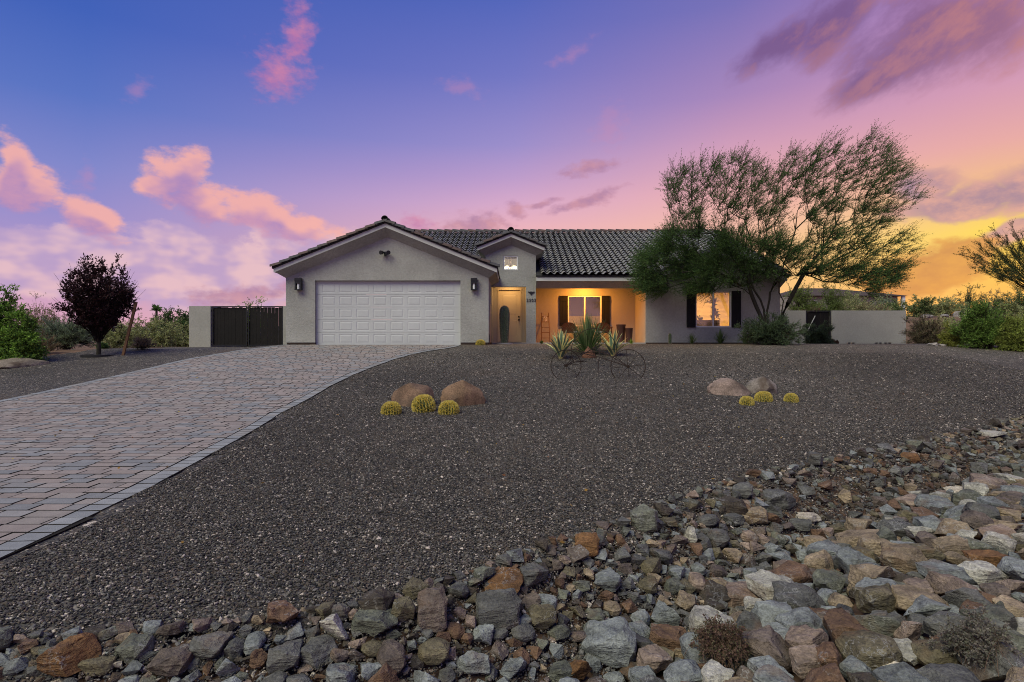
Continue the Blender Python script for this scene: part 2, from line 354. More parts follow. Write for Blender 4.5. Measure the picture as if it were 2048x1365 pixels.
GRAVEL = [(0.0, (0.0127, 0.0113, 0.0097)), (0.22, (0.0396, 0.0351, 0.0305)), (0.4, (0.089, 0.0703, 0.0525)), (0.55, (0.0508, 0.0504, 0.0498)), (0.7, (0.12, 0.0848, 0.0608)), (0.84, (0.113, 0.1062, 0.0968)), (0.95, (0.2259, 0.1923, 0.159)), (1.0, (0.5647, 0.464, 0.3873))]
M_gravel = gravel_mat()
M_dirt = mat('desert_dirt', (0.17, 0.105, 0.072), 0.95, 0.1, 0.3, 1.1, 0.7, 18, var2=0.2)
def chip_mat():
    m = bpy.data.materials.new('gravel_chip'); m.use_nodes = True; t = NT(m.node_tree); t.n.clear()
    out = t.new('ShaderNodeOutputMaterial'); p = t.new('ShaderNodeBsdfPrincipled')
    oi = t.new('ShaderNodeObjectInfo'); t.put(p.inputs['Base Color'], t.ramp(oi.outputs['Random'], GRAVEL))
    p.inputs['Roughness'].default_value = 0.75; p.inputs['Specular IOR Level'].default_value = 0.3; t.l.new(p.outputs[0], out.inputs[0]); return m
M_chip = chip_mat()
# ================================================================== SETTING: terrain
PY = np.array([-20, 2.0, 3.5, 5.0, 7.0, 8.4, 10.5, 12, 13, 14.5, 16, 17.5, 18.5, 19.2, 20.5, 22, 26, 34, 60, 4000])
PZ = np.array([-1.3, -1.18, -1.155, -1.135, -1.11, -1.08, -0.95, -0.805, -0.70, -0.52, -0.335, -0.14, -0.035, 0.0, 0.02, 0.02, -0.09, -0.2, -0.5, -0.5])
BORDER = np.array([(-20, 0.9), (-3.2, 2.36), (-2.06, 2.5), (-0.67, 2.82), (0.42, 3.75), (2.26, 5.4), (4.57, 6.75), (7.9, 8.8), (14, 12.2), (30, 20)], float)
def sdist(x, y):
    """distance from the gravel's edge, positive on the rock swale's side"""
    x = np.asarray(x, float); y = np.asarray(y, float); best = np.full(x.shape, 1e9); sg = np.zeros(x.shape)
    for a, b in zip(BORDER[:-1], BORDER[1:]):
        d = b - a; L2 = d @ d; t = np.clip(((x - a[0]) * d[0] + (y - a[1]) * d[1]) / L2, 0, 1)
        qx, qy = x - (a[0] + t * d[0]), y - (a[1] + t * d[1]); q = np.hypot(qx, qy)
        cr = qx * d[1] - qy * d[0]; m = q < best; best = np.where(m, q, best); sg = np.where(m, np.sign(cr), sg)
    return best * sg
def T(x, y):
    x = np.asarray(x, float); y = np.asarray(y, float)
    z = (np.interp(y - 0.7, PY, PZ) + np.interp(y, PY, PZ) * 2 + np.interp(y + 0.7, PY, PZ)) / 4
    lf = sstep(-7.6, -9.6, x); z = z * (1 - lf) + np.minimum(z, -0.13) * lf
    z = z + sstep(24, 44, y) * sstep(9, 26, x) * 2.4 * (1 - sstep(70, 200, y))
    s = sdist(x, y)
    z = z + np.interp(s, [-0.2, 0, 0.3, 0.6, 0.8, 1.1, 1.6, 2.4, 40], [0, -0.02, -0.17, -0.33, -0.38, -0.30, -0.18, -0.13, -0.13])
    return z
def Tz(x, y): return float(T(np.array([x]), np.array([y]))[0])
def ground_at(px, py):
    ys = np.linspace(1.6, 60, 6000); xs = (px - 1024) / F * ys; zr = CZ - (py - 682) / F * ys
    h = T(xs, ys); k = np.argmax(zr < h)
    return Vector((xs[k], ys[k], h[k]))
def sheet(name, xs, ys, mask, lift, m, rough=0.0):
    gx, gy = np.meshgrid(xs, ys); z = T(gx, gy) + (lift(gx, gy) if callable(lift) else lift)
    if rough: z = z + np.array([mnoise.noise(Vector((a * 1.3, b * 1.3, 0))) for a, b in zip(gx.ravel(), gy.ravel())]).reshape(z.shape) * rough
    nx = len(xs); idx = np.arange(gx.size).reshape(gx.shape)
    q = np.stack([idx[:-1, :-1], idx[:-1, 1:], idx[1:, 1:], idx[1:, :-1]], -1)
    cx = (gx[:-1, :-1] + gx[1:, 1:]) / 2; cy = (gy[:-1, :-1] + gy[1:, 1:]) / 2
    q = q[mask(cx, cy)] if mask is not None else q.reshape(-1, 4)
    me = npmesh(name, np.stack([gx, gy, z], -1).reshape(-1, 3), q, smooth=True)
    bm = bmesh.new(); bm.from_mesh(me); bmesh.ops.delete(bm, geom=[v for v in bm.verts if not v.link_faces], context='VERTS'); bm.to_mesh(me); bm.free()
    return tag(link(name, me, None, m), kind='structure')
near = np.concatenate([[-3000, -800, -250, -100, -50, -30, -20], np.arange(-15, 20.01, 0.25), [22, 25, 30, 40, 60, 100, 250, 800, 3000]])
neary = np.concatenate([[-60, -20, -5, 0, 1], np.arange(1.5, 12, 0.18), np.arange(12, 30, 0.5), [32, 35, 38, 41, 44, 48, 55, 70, 100, 200, 500, 1200, 4000]])
sheet('ground', near, neary, None, -0.03, M_dirt)
EL = np.array([(1.0, -9.25), (10.3, -9.27), (11.8, -9.25), (13.6, -9.12), (15.7, -8.95), (17.4, -8.3), (18.4, -7.75), (19.17, -7.6)])
ER = np.array([(1.0, -2.95), (3.36, -3.0), (4.9, -3.1), (9.1, -3.7), (11.8, -3.78), (13.2, -3.7), (14.4, -3.5), (15.6, -3.22), (16.5, -2.9), (17.2, -2.5), (17.8, -2.0), (18.4, -1.75), (19.17, -1.7)])
xl = lambda y: np.interp(y, EL[:, 0], EL[:, 1]); xr = lambda y: np.interp(y, ER[:, 0], ER[:, 1])
def redge(y): return 15.9 + 0.26 * (y - 17.6) + 0.25 * np.sin(y * 1.7)
gravel_mask = lambda x, y: (sdist(x, y) < 0.12 + 0.05 * np.sin(x * 9)) & (x > -13.2 + 0.3 * np.sin(y * 1.9)) & (x < np.where(y > 15, redge(y), 17)) & (y < 26)
sheet('gravel_yard', np.arange(-14, 19.5, 0.15), np.arange(1.4, 27, 0.15), gravel_mask, lambda x, y: np.where((x > xr(y)) | (x < xl(y)), 0.014, 0.0), M_gravel)

# ------------------------------------------------------------------ driveway of concrete pavers
driveway = sheet('driveway', np.arange(-9.6, -1.4, 0.1), np.arange(1.5, 19.18, 0.1), lambda x, y: (x > xl(y) + 0.005) & (x < xr(y) - 0.005), 0.0165, M_sand)
PCOL = [(0.2904, 0.2349, 0.2103), (0.3022, 0.2462, 0.2224), (0.2784, 0.2349, 0.2163), (0.2607, 0.2405, 0.2344), (0.2311, 0.2233, 0.2259), (0.2962, 0.252, 0.2284), (0.2667, 0.2176, 0.1984)]
BCOL = [(0.2835, 0.2797, 0.2821), (0.2505, 0.2467, 0.2493), (0.2769, 0.2559, 0.2421), (0.2373, 0.2363, 0.2421)]
def clip(poly, nx, ny, c):
    """keep the side nx*x + ny*y <= c"""
    out = []
    for i in range(len(poly)):
        a, b = poly[i], poly[(i + 1) % len(poly)]; da, db = nx * a[0] + ny * a[1] - c, nx * b[0] + ny * b[1] - c
        if da <= 0: out.append(a)
        if (da < 0 < db) or (db < 0 < da):
            t = da / (da - db); out.append((a[0] + (b[0] - a[0]) * t, a[1] + (b[1] - a[1]) * t))
    return out
def paver_geom(poly):
    n = len(poly); c = np.mean(poly, axis=0); top = []
    dz = random.gauss(0, 0.0015)
    for p in poly:
        d = np.array(p) - c; L = np.hypot(*d); top.append(np.array(p) - d / L * min(0.006, L * 0.3))
    v = [(x, y, Tz_fast(x, y) + h + dz) for pts, h in ((poly, 0.003), (poly, 0.0175), (top, 0.022)) for x, y in pts]
    f = [tuple(range(2 * n, 3 * n))] + [(k * n + i, k * n + (i + 1) % n, (k + 1) * n + (i + 1) % n, (k + 1) * n + i) for k in (0, 1) for i in range(n)]
    return v, f, [0] + [1] * (2 * n)
_ty = np.linspace(1, 20, 2000); _tzl = {}
def Tz_fast(x, y):
    k = round(x * 4)
    if k not in _tzl: _tzl[k] = T(np.full(2000, k / 4), _ty)
    return float(np.interp(y, _ty, _tzl[k]))
pavers = []; J = 0.008; BW = 0.18
def edge_pieces(edge, inward):
    y = 1.6
    while y < 19.0:
        x = edge(y); sl = float(edge(y + 0.1) - edge(y)) / 0.1; n = np.array((1, -sl)) / math.hypot(1, sl) * inward; t = np.array((sl, 1)) / math.hypot(1, sl)
        p = np.array((x, y)); h = 0.155 - J
        pavers.append(([tuple(p), tuple(p + n * (BW - J)), tuple(p + n * (BW - J) + t * h), tuple(p + t * h)], random.choice(BCOL)))
        y += 0.155 * t[1]
edge_pieces(xl, 1); edge_pieces(xr, -1)
y = 1.6; row = 0
while y < 19.0:
    h = 0.155; x = -9.6 + random.random() * 0.3; row += 1
    while x < -1.5:
        L = random.choice((0.155, 0.235, 0.235, 0.235, 0.31))
        if h > 0.17: L = random.choice((0.2, 0.3))
        po = [(x, y), (x + L - J, y), (x + L - J, y + h - J), (x, y + h - J)]
        yc = y + h / 2; x0, x1 = float(xl(yc)), float(xr(yc))
        if x + L > x0 + BW and x < x1 - BW:
            for edge, sgn in ((xl, -1), (xr, 1)):
                e = float(edge(yc)); sl = float(edge(yc + 0.05) - edge(yc - 0.05)) / 0.1; k = math.hypot(1, sl)
                po = clip(po, sgn, -sgn * sl, sgn * (e - sl * yc) - BW * k) if len(po) > 2 else po
            if len(po) > 2:
                A = 0.5 * abs(sum(po[i][0] * po[(i + 1) % len(po)][1] - po[(i + 1) % len(po)][0] * po[i][1] for i in range(len(po))))
                if A > 0.002:
                    cc = np.array(random.choice(PCOL)) * random.uniform(0.88, 1.1); pavers.append((po, tuple(cc)))
        x += L
    y += h
def pshow(p):
    cx, cy = np.mean(p[0], axis=0); px = 1024 + F * cx / cy; py = 682 + F * (CZ - Tz_fast(cx, cy)) / cy
    return 1 / cy if (-12 < px < 2060 and py < 1375) else -1
pavers.sort(key=pshow, reverse=True)
big = MB(); bc = []
for i, (po, c) in enumerate(pavers):
    if pshow((po, c)) < 0 and np.mean(po, axis=0)[1] < 1.5: continue
    v, f, mi = paver_geom(po)
    if i < 300:
        mb = MB().raw(v, f); mb.m = mi; o = mb.build('paver', [M_paver, M_sand], driveway); o.color = (*c, 1)
    else:
        big.raw(v, f); big.m[-len(f):] = mi; bc += [c] * len(v)
o = big.build('pavers', [M_pavers, M_sand], driveway); o['kind'] = 'stuff'
a = o.data.attributes.new('Col', 'FLOAT_COLOR', 'POINT'); cc = np.ones((len(bc), 4), np.float32); cc[:, :3] = bc; a.data.foreach_set('color', cc.ravel())

# ------------------------------------------------------------------ loose gravel chips: uncountable, one object
def gravel_chips():
    xs, ys = np.arange(-8.5, 12.6, 0.2), np.arange(2.0, 17.0, 0.2)
    gx, gy = np.meshgrid(xs, ys); idx = np.arange(gx.size).reshape(gx.shape)
    q = np.stack([idx[:-1, :-1], idx[:-1, 1:], idx[1:, 1:], idx[1:, :-1]], -1)
    cx = (gx[:-1, :-1] + gx[1:, 1:]) / 2; cy = (gy[:-1, :-1] + gy[1:, 1:]) / 2
    px = 1024 + F * cx / cy
    keep = (sdist(cx, cy) < 0.75) & ((cx > xr(cy) + 0.08) | (cx < xl(cy) - 0.08)) & (px > -60) & (px < 2110)
    me = npmesh('gravel_chips', np.stack([gx, gy, T(gx, gy) + 0.019], -1).reshape(-1, 3), q[keep])
    dn = np.interp(gy.ravel(), [2, 4, 6, 9, 13, 17], [5800, 5000, 2800, 1050, 420, 200]).astype(np.float32)
    sz = np.interp(gy.ravel(), [2, 5, 9, 17], [0.007, 0.008, 0.0105, 0.015]).astype(np.float32)
    for n, d in (('dens', dn), ('size', sz)): me.attributes.new(n, 'FLOAT', 'POINT').data.foreach_set('value', d)
    o = link('gravel', me, None, M_chip); tag(o, 'dark grey and brown gravel chips covering the front yard', 'gravel', kind='stuff')
    ng = bpy.data.node_groups.new('scatter', 'GeometryNodeTree')
    ng.interface.new_socket('Geometry', in_out='INPUT', socket_type='NodeSocketGeometry'); ng.interface.new_socket('Geometry', in_out='OUTPUT', socket_type='NodeSocketGeometry')
    N = ng.nodes; L = ng.links; i = N.new('NodeGroupInput'); ou = N.new('NodeGroupOutput')
    def attr(n):
        a = N.new('GeometryNodeInputNamedAttribute'); a.data_type = 'FLOAT'; a.inputs[0].default_value = n; return a.outputs[0]
    d = N.new('GeometryNodeDistributePointsOnFaces'); L.new(i.outputs[0], d.inputs['Mesh']); L.new(attr('dens'), d.inputs['Density'])
    ico = N.new('GeometryNodeMeshIcoSphere'); ico.inputs['Radius'].default_value = 1; ico.inputs['Subdivisions'].default_value = 1
    sm = N.new('GeometryNodeSetMaterial'); sm.inputs['Material'].default_value = M_chip; L.new(ico.outputs[0], sm.inputs[0])
    ip = N.new('GeometryNodeInstanceOnPoints'); L.new(d.outputs['Points'], ip.inputs['Points']); L.new(sm.outputs[0], ip.inputs['Instance'])
    rr = N.new('FunctionNodeRandomValue'); rr.data_type = 'FLOAT_VECTOR'; rr.inputs[0].default_value = (-0.5, -0.5, 0); rr.inputs[1].default_value = (0.5, 0.5, 6.28); L.new(rr.outputs[0], ip.inputs['Rotation'])
    rs = N.new('FunctionNodeRandomValue'); rs.data_type = 'FLOAT_VECTOR'; rs.inputs[0].default_value = (0.55, 0.45, 0.3); rs.inputs[1].default_value = (1.35, 1.0, 0.75); rs.inputs['Seed'].default_value = 5
    vm = N.new('ShaderNodeVectorMath'); vm.operation = 'MULTIPLY'; L.new(rs.outputs[0], vm.inputs[0])
    r1 = N.new('FunctionNodeRandomValue'); r1.data_type = 'FLOAT'; r1.inputs[2].default_value = 0.0; r1.inputs[3].default_value = 1.0; r1.inputs['Seed'].default_value = 9
    pw = N.new('ShaderNodeMath'); pw.operation = 'POWER'; L.new(r1.outputs[1], pw.inputs[0]); pw.inputs[1].default_value = 12
    ma = N.new('ShaderNodeMath'); ma.operation = 'MULTIPLY_ADD'; L.new(pw.outputs[0], ma.inputs[0]); ma.inputs[1].default_value = 1.3; ma.inputs[2].default_value = 0.9
    mu = N.new('ShaderNodeMath'); mu.operation = 'MULTIPLY'; L.new(ma.outputs[0], mu.inputs[0]); L.new(attr('size'), mu.inputs[1])
    L.new(mu.outputs[0], vm.inputs[1]); L.new(vm.outputs[0], ip.inputs['Scale'])
    L.new(ip.outputs[0], ou.inputs[0])
    md = o.modifiers.new('scatter', 'NODES'); md.node_group = ng
gravel_chips()

# ================================================================== riprap rocks in the swale
def rock_mesh(name, seed, npts=16, flat=0.75, elong=1.25, bev=0.035, round_=0.0):
    rd = random.Random(seed); bm = bmesh.new()
    for _ in range(npts):
        v = Vector((rd.gauss(0, 1), rd.gauss(0, 1), rd.gauss(0, 1))).normalized(); b = Vector([max(-0.72, min(0.72, c)) for c in v])
        p = v.lerp(b * 1.15, 1 - round_) * rd.uniform(0.86, 1.05)
        bm.verts.new((p.x * elong, p.y, p.z * flat))
    h = bmesh.ops.convex_hull(bm, input=bm.verts)
    bmesh.ops.delete(bm, geom=[g for g in h['geom_interior'] if isinstance(g, bmesh.types.BMVert)] , context='VERTS')
    bmesh.ops.dissolve_limit(bm, angle_limit=R(14), verts=bm.verts, edges=bm.edges)
    if bev:
        bmesh.ops.bevel(bm, geom=bm.edges[:], offset=bev, segments=2, profile=0.6, affect='EDGES', clamp_overlap=True)
        bmesh.ops.triangulate(bm, faces=bm.faces)
        for it in range(3):
            lg = [e for e in bm.edges if e.calc_length() > 0.3]
            if lg: bmesh.ops.subdivide_edges(bm, edges=lg, cuts=1); bmesh.ops.triangulate(bm, faces=bm.faces)
        bm.normal_update(); so = Vector((seed * 3.1, seed, 0))
        for v in bm.verts:
            n = mnoise.noise(v.co * 1.5 + so) * 0.09 + mnoise.noise(v.co * 3.5 + so) * 0.06 + mnoise.noise(v.co * 8 + so) * 0.03
            v.co += v.normal * n * (1 - 0.5 * round_)
    me = bpy.data.meshes.new(name); bm.to_mesh(me); bm.free()
    xs = np.empty(len(me.vertices) * 3, np.float32); me.vertices.foreach_get('co', xs); xs = xs.reshape(-1, 3)
    xs -= (xs.max(0) + xs.min(0)) / 2; ext = xs.max(0) - xs.min(0); xs /= ext          # unit box
    me.vertices.foreach_set('co', xs.ravel()); me.update(); sharp(me, 26)
    return me
ROCKS = {'angular': [rock_mesh('rock', 10 + i, 15) for i in range(7)], 'blocky': [rock_mesh('rock', 40 + i, 26, 0.7) for i in range(5)],
         'rounded': [rock_mesh('rock', 60 + i, 60, 0.8, 1.15, 0.1, 0.8) for i in range(4)], 'slab-like': [rock_mesh('rock', 80 + i, 22, 0.5, 1.5) for i in range(5)],
         'pointed': [rock_mesh('rock', 95 + i, 9, 0.9, 1.1) for i in range(4)]}
for l in ROCKS.values():
    for me in l: me.materials.append(M_rock)
RC = {'blue-grey': (0.1782, 0.1836, 0.1724), 'slate grey': (0.1007, 0.0954, 0.0845), 'greenish grey': (0.12, 0.1192, 0.09), 'purplish brown': (0.1209, 0.0915, 0.0731), 'rust brown': (0.1264, 0.0725, 0.0422), 'tan': (0.2426, 0.1803, 0.1155), 'pinkish': (0.2258, 0.164, 0.1254), 'pale grey': (0.3247, 0.2986, 0.2484), 'dark brown': (0.0582, 0.0454, 0.0329), 'orange-brown': (0.1608, 0.0797, 0.0306), 'olive brown': (0.125, 0.103, 0.0609), 'whitish': (0.4612, 0.3942, 0.3153)}
HERO = [(1175, 1092, 52, 48, 'orange-brown', 'blocky'), (1009, 1174, 82, 48, 'orange-brown', 'angular'), (862, 1226, 64, 88, 'purplish brown', 'blocky'), (806, 1232, 52, 58, 'olive brown', 'angular'), (750, 1214, 64, 46, 'dark brown', 'blocky'),
 (748, 1256, 90, 46, 'greenish grey', 'slab-like'), (1067, 1160, 60, 52, 'slate grey', 'angular'), (994, 1225, 96, 72, 'slate grey', 'blocky'), (1219, 1300, 122, 82, 'blue-grey', 'blocky'), (1312, 1335, 70, 62, 'pinkish', 'angular'), (1346, 1290, 86, 56, 'rust brown', 'slab-like'),
 (1332, 1239, 58, 56, 'blue-grey', 'angular'), (1161, 1345, 52, 48, 'orange-brown', 'pointed'), (1291, 1044, 56, 60, 'greenish grey', 'blocky'), (706, 1232, 20, 22, 'pinkish', 'blocky'), (1225, 1222, 38, 30, 'tan', 'rounded'), (1189, 1239, 44, 26, 'greenish grey', 'blocky'),
 (667, 1267, 56, 62, 'pale grey', 'pointed'), (634, 1313, 76, 50, 'slate grey', 'blocky'), (564, 1326, 66, 58, 'slate grey', 'angular'), (515, 1329, 32, 42, 'rust brown', 'slab-like'), (129, 1322, 102, 76, 'orange-brown', 'blocky'), (258, 1305, 72, 48, 'greenish grey', 'blocky'),
 (190, 1342, 60, 36, 'olive brown', 'angular'), (330, 1335, 90, 48, 'purplish brown', 'blocky'), (410, 1305, 74, 46, 'slate grey', 'angular'), (465, 1308, 36, 42, 'slate grey', 'blocky'), (455, 1345, 44, 50, 'blue-grey', 'pointed'),
 (1637, 1094, 48, 38, 'tan', 'rounded'), (1616, 1039, 54, 22, 'whitish', 'slab-like'), (1432, 1263, 92, 68, 'pale grey', 'slab-like'), (1560, 1188, 104, 56, 'pale grey', 'slab-like'), (1594, 1163, 88, 52, 'rust brown', 'angular'), (1485, 1198, 92, 42, 'pinkish', 'slab-like'),
 (1758, 1318, 124, 78, 'olive brown', 'rounded'), (1804, 1063, 68, 36, 'slate grey', 'blocky'), (1748, 1085, 108, 34, 'tan', 'slab-like'), (1847, 1118, 98, 48, 'olive brown', 'slab-like'), (1908, 1157, 94, 46, 'blue-grey', 'slab-like'), (1847, 1212, 98, 48, 'tan', 'slab-like'),
 (1765, 1208, 78, 62, 'olive brown', 'angular'), (1939, 1208, 88, 62, 'slate grey', 'pointed'), (1994, 1126, 92, 38, 'orange-brown', 'slab-like'), (2004, 1260, 94, 84, 'greenish grey', 'angular'), (1669, 1328, 62, 68, 'rust brown', 'blocky'), (1621, 1331, 72, 62, 'pinkish', 'blocky'),
 (1560, 1290, 88, 52, 'blue-grey', 'angular'), (1502, 1261, 58, 52, 'slate grey', 'angular'), (1825, 1273, 58, 62, 'pinkish', 'pointed'), (1885, 1321, 92, 48, 'olive brown', 'rounded'), (1800, 1355, 72, 40, 'whitish', 'rounded'), (1520, 1080, 34, 24, 'pinkish', 'pointed'),
 (1383, 1073, 26, 44, 'pale grey', 'pointed'), (1470, 1017, 60, 40, 'dark brown', 'slab-like'), (1560, 1003, 70, 38, 'slate grey', 'blocky'), (1612, 950, 34, 18, 'pinkish', 'pointed'), (1825, 918, 34, 22, 'orange-brown', 'blocky'), (1985, 870, 56, 18, 'pale grey', 'slab-like'),
 (1930, 985, 56, 26, 'whitish', 'pointed'), (1985, 975, 90, 46, 'pinkish', 'slab-like'), (1835, 1010, 56, 30, 'pinkish', 'angular'), (1900, 1300, 60, 40, 'rust brown', 'angular'), (1430, 1195, 60, 44, 'dark brown', 'angular'), (2035, 1180, 60, 40, 'pinkish', 'pointed')]
allr = []                         # x, y, z, sx, sy, sz, rz, tilt, colour name, shape, hero
for (px, py, wp, hp, cn, shp) in HERO:
    g = ground_at(px, min(py + hp * 0.38, 1500)); k = g.y / F; sx = wp * k; sz = hp * k * 0.92; sy = min(max(sx, sz) * 0.85, 0.34)
    allr.append([g.x, g.y + sy * 0.25, g.z + sz * 0.42, sx, sy, sz, random.uniform(-0.25, 0.25), random.uniform(-0.12, 0.12), cn, shp, True])
cells = {}
def free(x, y, r, f=0.8):
    cx, cy = int(x / 0.25), int(y / 0.25)
    for i in range(cx - 2, cx + 3):
        for j in range(cy - 2, cy + 3):
            for (a, b, q) in cells.get((i, j), ()):
                if (a - x) ** 2 + (b - y) ** 2 < ((r + q) * f) ** 2: return False
    return True
def occupy(x, y, r): cells.setdefault((int(x / 0.25), int(y / 0.25)), []).append((x, y, r))
for r_ in allr: occupy(r_[0], r_[1], max(r_[3], r_[4]) * 0.42)
rr = random.Random(3)
def in_view(x, y, m=70):
    px = 1024 + F * x / y; py = 682 + F * (CZ - Tz(x, y)) / y
    return -m < px < 2048 + m and py < 1365 + 2.2 * m
def dirt_patch(x, y, s):
    return 0.1 < s < 0.66 and ((2.3 < x < 3.7) or (4.1 < x < 5.7)) and rr.random() < 0.9
NEAR_C = ['slate grey', 'slate grey', 'dark brown', 'slate grey', 'olive brown', 'purplish brown', 'greenish grey', 'dark brown', 'rust brown', 'blue-grey']
BANK_C = ['tan', 'olive brown', 'pale grey', 'rust brown', 'pinkish', 'blue-grey', 'slate grey', 'greenish grey', 'purplish brown', 'pale grey', 'blue-grey', 'blue-grey', 'tan']
def scatter(n, s0, s1, d0, d1, f, pal, shapes, ymax=11.0, sink=0.42, z_up=0.0, skipdirt=True):
    xs = rng.uniform(-3.2, 11, n); ys = rng.uniform(2.0, ymax, n); ss = sdist(xs, ys); zs = T(xs, ys)
    px = 1024 + F * xs / ys; py = 682 + F * (CZ - zs) / ys
    ok = (ss > s0) & (ss < s1) & (px > -70) & (px < 2118) & (py < 1520)
    for x, y, s, z in zip(xs[ok], ys[ok], ss[ok], zs[ok]):
        x, y, z = float(x), float(y), float(z)
        if skipdirt and dirt_patch(x, y, s): continue
        d = rr.uniform(d0, d1) * (1.0 if rr.random() < 0.8 else 1.25)
        if not free(x, y, d * 0.48, f): continue
        occupy(x, y, d * 0.48); sx, sy, sz = d * rr.uniform(0.95, 1.3), d * rr.uniform(0.8, 1.05), d * (rr.uniform(0.5, 0.85) if s < 0.9 else rr.uniform(0.5, 0.75))
        allr.append([x, y, z + sz * sink + z_up, sx, sy, sz, rr.uniform(0, 6.28), rr.uniform(-0.3, 0.3), rr.choice(pal), rr.choice(shapes), False])
GEN = ['angular', 'angular', 'blocky', 'pointed', 'rounded', 'slab-like']
scatter(7000, 0.9, 3.4, 0.12, 0.24, 0.74, BANK_C, ['slab-like', 'slab-like', 'angular', 'blocky', 'rounded', 'pointed'], sink=0.52)
scatter(5000, 0.0, 0.42, 0.075, 0.16, 0.76, NEAR_C, GEN)
scatter(30000, 0.3, 3.4, 0.08, 0.15, 0.78, NEAR_C + BANK_C[3:], GEN)
scatter(160000, -0.02, 0.95, 0.045, 0.09, 0.78, NEAR_C + ['pinkish', 'tan', 'blue-grey'], GEN)
scatter(60000, 0.95, 3.4, 0.04, 0.08, 0.85, NEAR_C, GEN, sink=0.1, z_up=-0.02)
scatter(200000, -0.03, 1.3, 0.025, 0.05, 0.8, NEAR_C + ['pinkish', 'tan', 'blue-grey', 'whitish'], GEN, ymax=8)
def shown(r):
    px = 1024 + F * r[0] / r[1]; py = 682 + F * (CZ - r[2]) / r[1]; s = max(r[3], r[5]) * F / r[1]
    return s * (1 if (-s * 0.3 < px < 2048 + s * 0.3 and py < 1365 + s * 0.3) else 0)
allr.sort(key=lambda r: (shown(r) * (3 if r[10] else 1)), reverse=True)
allr = [r for r in allr if shown(r) > 0 or max(r[3], r[5]) > 0.1]
def img(r): return 1024 + F * r[0] / r[1], 682 + F * (CZ - r[2]) / r[1]
heroes = [r for r in allr[:300] if r[10]]
sizew = lambda w_: 'large' if w_ > 88 else ('medium' if w_ > 52 else 'small')
labs = []
for r in allr[:300]:
    px, py = img(r); wpx = r[3] * F / r[1]; s = float(sdist(r[0], r[1]))
    zone = 'on the gravel edge' if s < 0.3 else ('in the swale' if s < 1.0 else 'on the bank')
    base = f"{sizew(wpx)} {r[8]} {r[9]} rock"
    near_h = sorted((h for h in heroes if h is not r), key=lambda h: (img(h)[0] - px) ** 2 + ((img(h)[1] - py) * 1.3) ** 2)[:3]
    cands = [f"{base} {zone}"]
    for h in near_h:
        hx, hy = img(h); dx, dy = hx - px, hy - py
        rel = ('left of' if dx > 0 else 'right of') if abs(dx) > abs(dy) * 1.2 else ('above' if dy > 0 else 'below')
        cands.append(f"{base} {zone}, {rel} the {h[8]} {h[9]} one")
    third = ['left third', 'middle', 'right third'][0 if px < 900 else (1 if px < 1480 else 2)]
    cands.append(f"{base} {zone}, {third}, {'low' if py > 1230 else ('mid-height' if py > 1080 else 'high')} among the rocks")
    labs.append(cands)
cnt = {}
from collections import Counter
picked = [0] * len(labs)
for rnd in range(5):
    cnt = Counter(labs[i][picked[i]] for i in range(len(labs)))
    for i in range(len(labs)):
        if cnt[labs[i][picked[i]]] > 1 and picked[i] < len(labs[i]) - 1: picked[i] += 1
for i, r in enumerate(allr[:300]):
    me = ROCKS[r[9]][i % len(ROCKS[r[9]])]
    o = bpy.data.objects.new('rock', me); col.objects.link(o)
    o.location = r[:3]; o.scale = r[3:6]; o.rotation_euler = (r[7], r[7] * 0.7, r[6])
    c = np.array(RC[r[8]]) * rr.uniform(0.85, 1.15); o.color = (*c, 1)
    tag(o, labs[i][picked[i]], 'rock', 'riprap rocks in the swale')
# the many smaller stones between them
low = []
for sd in range(8):
    me = rock_mesh('stone', 200 + sd, 11, 0.75, 1.2, 0.0); me.calc_loop_triangles()
    v = np.array([p.co for p in me.vertices]); t = np.array([lt.vertices for lt in me.loop_triangles]); low.append((v[t.ravel()], len(t))); bpy.data.meshes.remove(me)
VV, CC = [], []
for i, r in enumerate(allr[300:]):
    v, nt = low[i % 8]; p = v * np.array(r[3:6]); q = np.array(Matrix.Rotation(r[6], 3, 'Z') @ Matrix.Rotation(r[7] * 1.5, 3, 'X'))
    p = p @ q.T + np.array(r[:3]); VV.append(p); CC.append(np.tile(np.array(RC[r[8]]) * rr.uniform(0.8, 1.2), (len(p), 1)))
VV = np.concatenate(VV); CC = np.concatenate(CC)
tag(link('small_stones', npmesh('small_stones', VV, np.arange(len(VV)).reshape(-1, 3), CC), None, M_rocks), 'small broken stones filling the swale between the larger rocks', 'stones', kind='stuff')
print('rocks', len(allr), 'pavers', len(pavers))
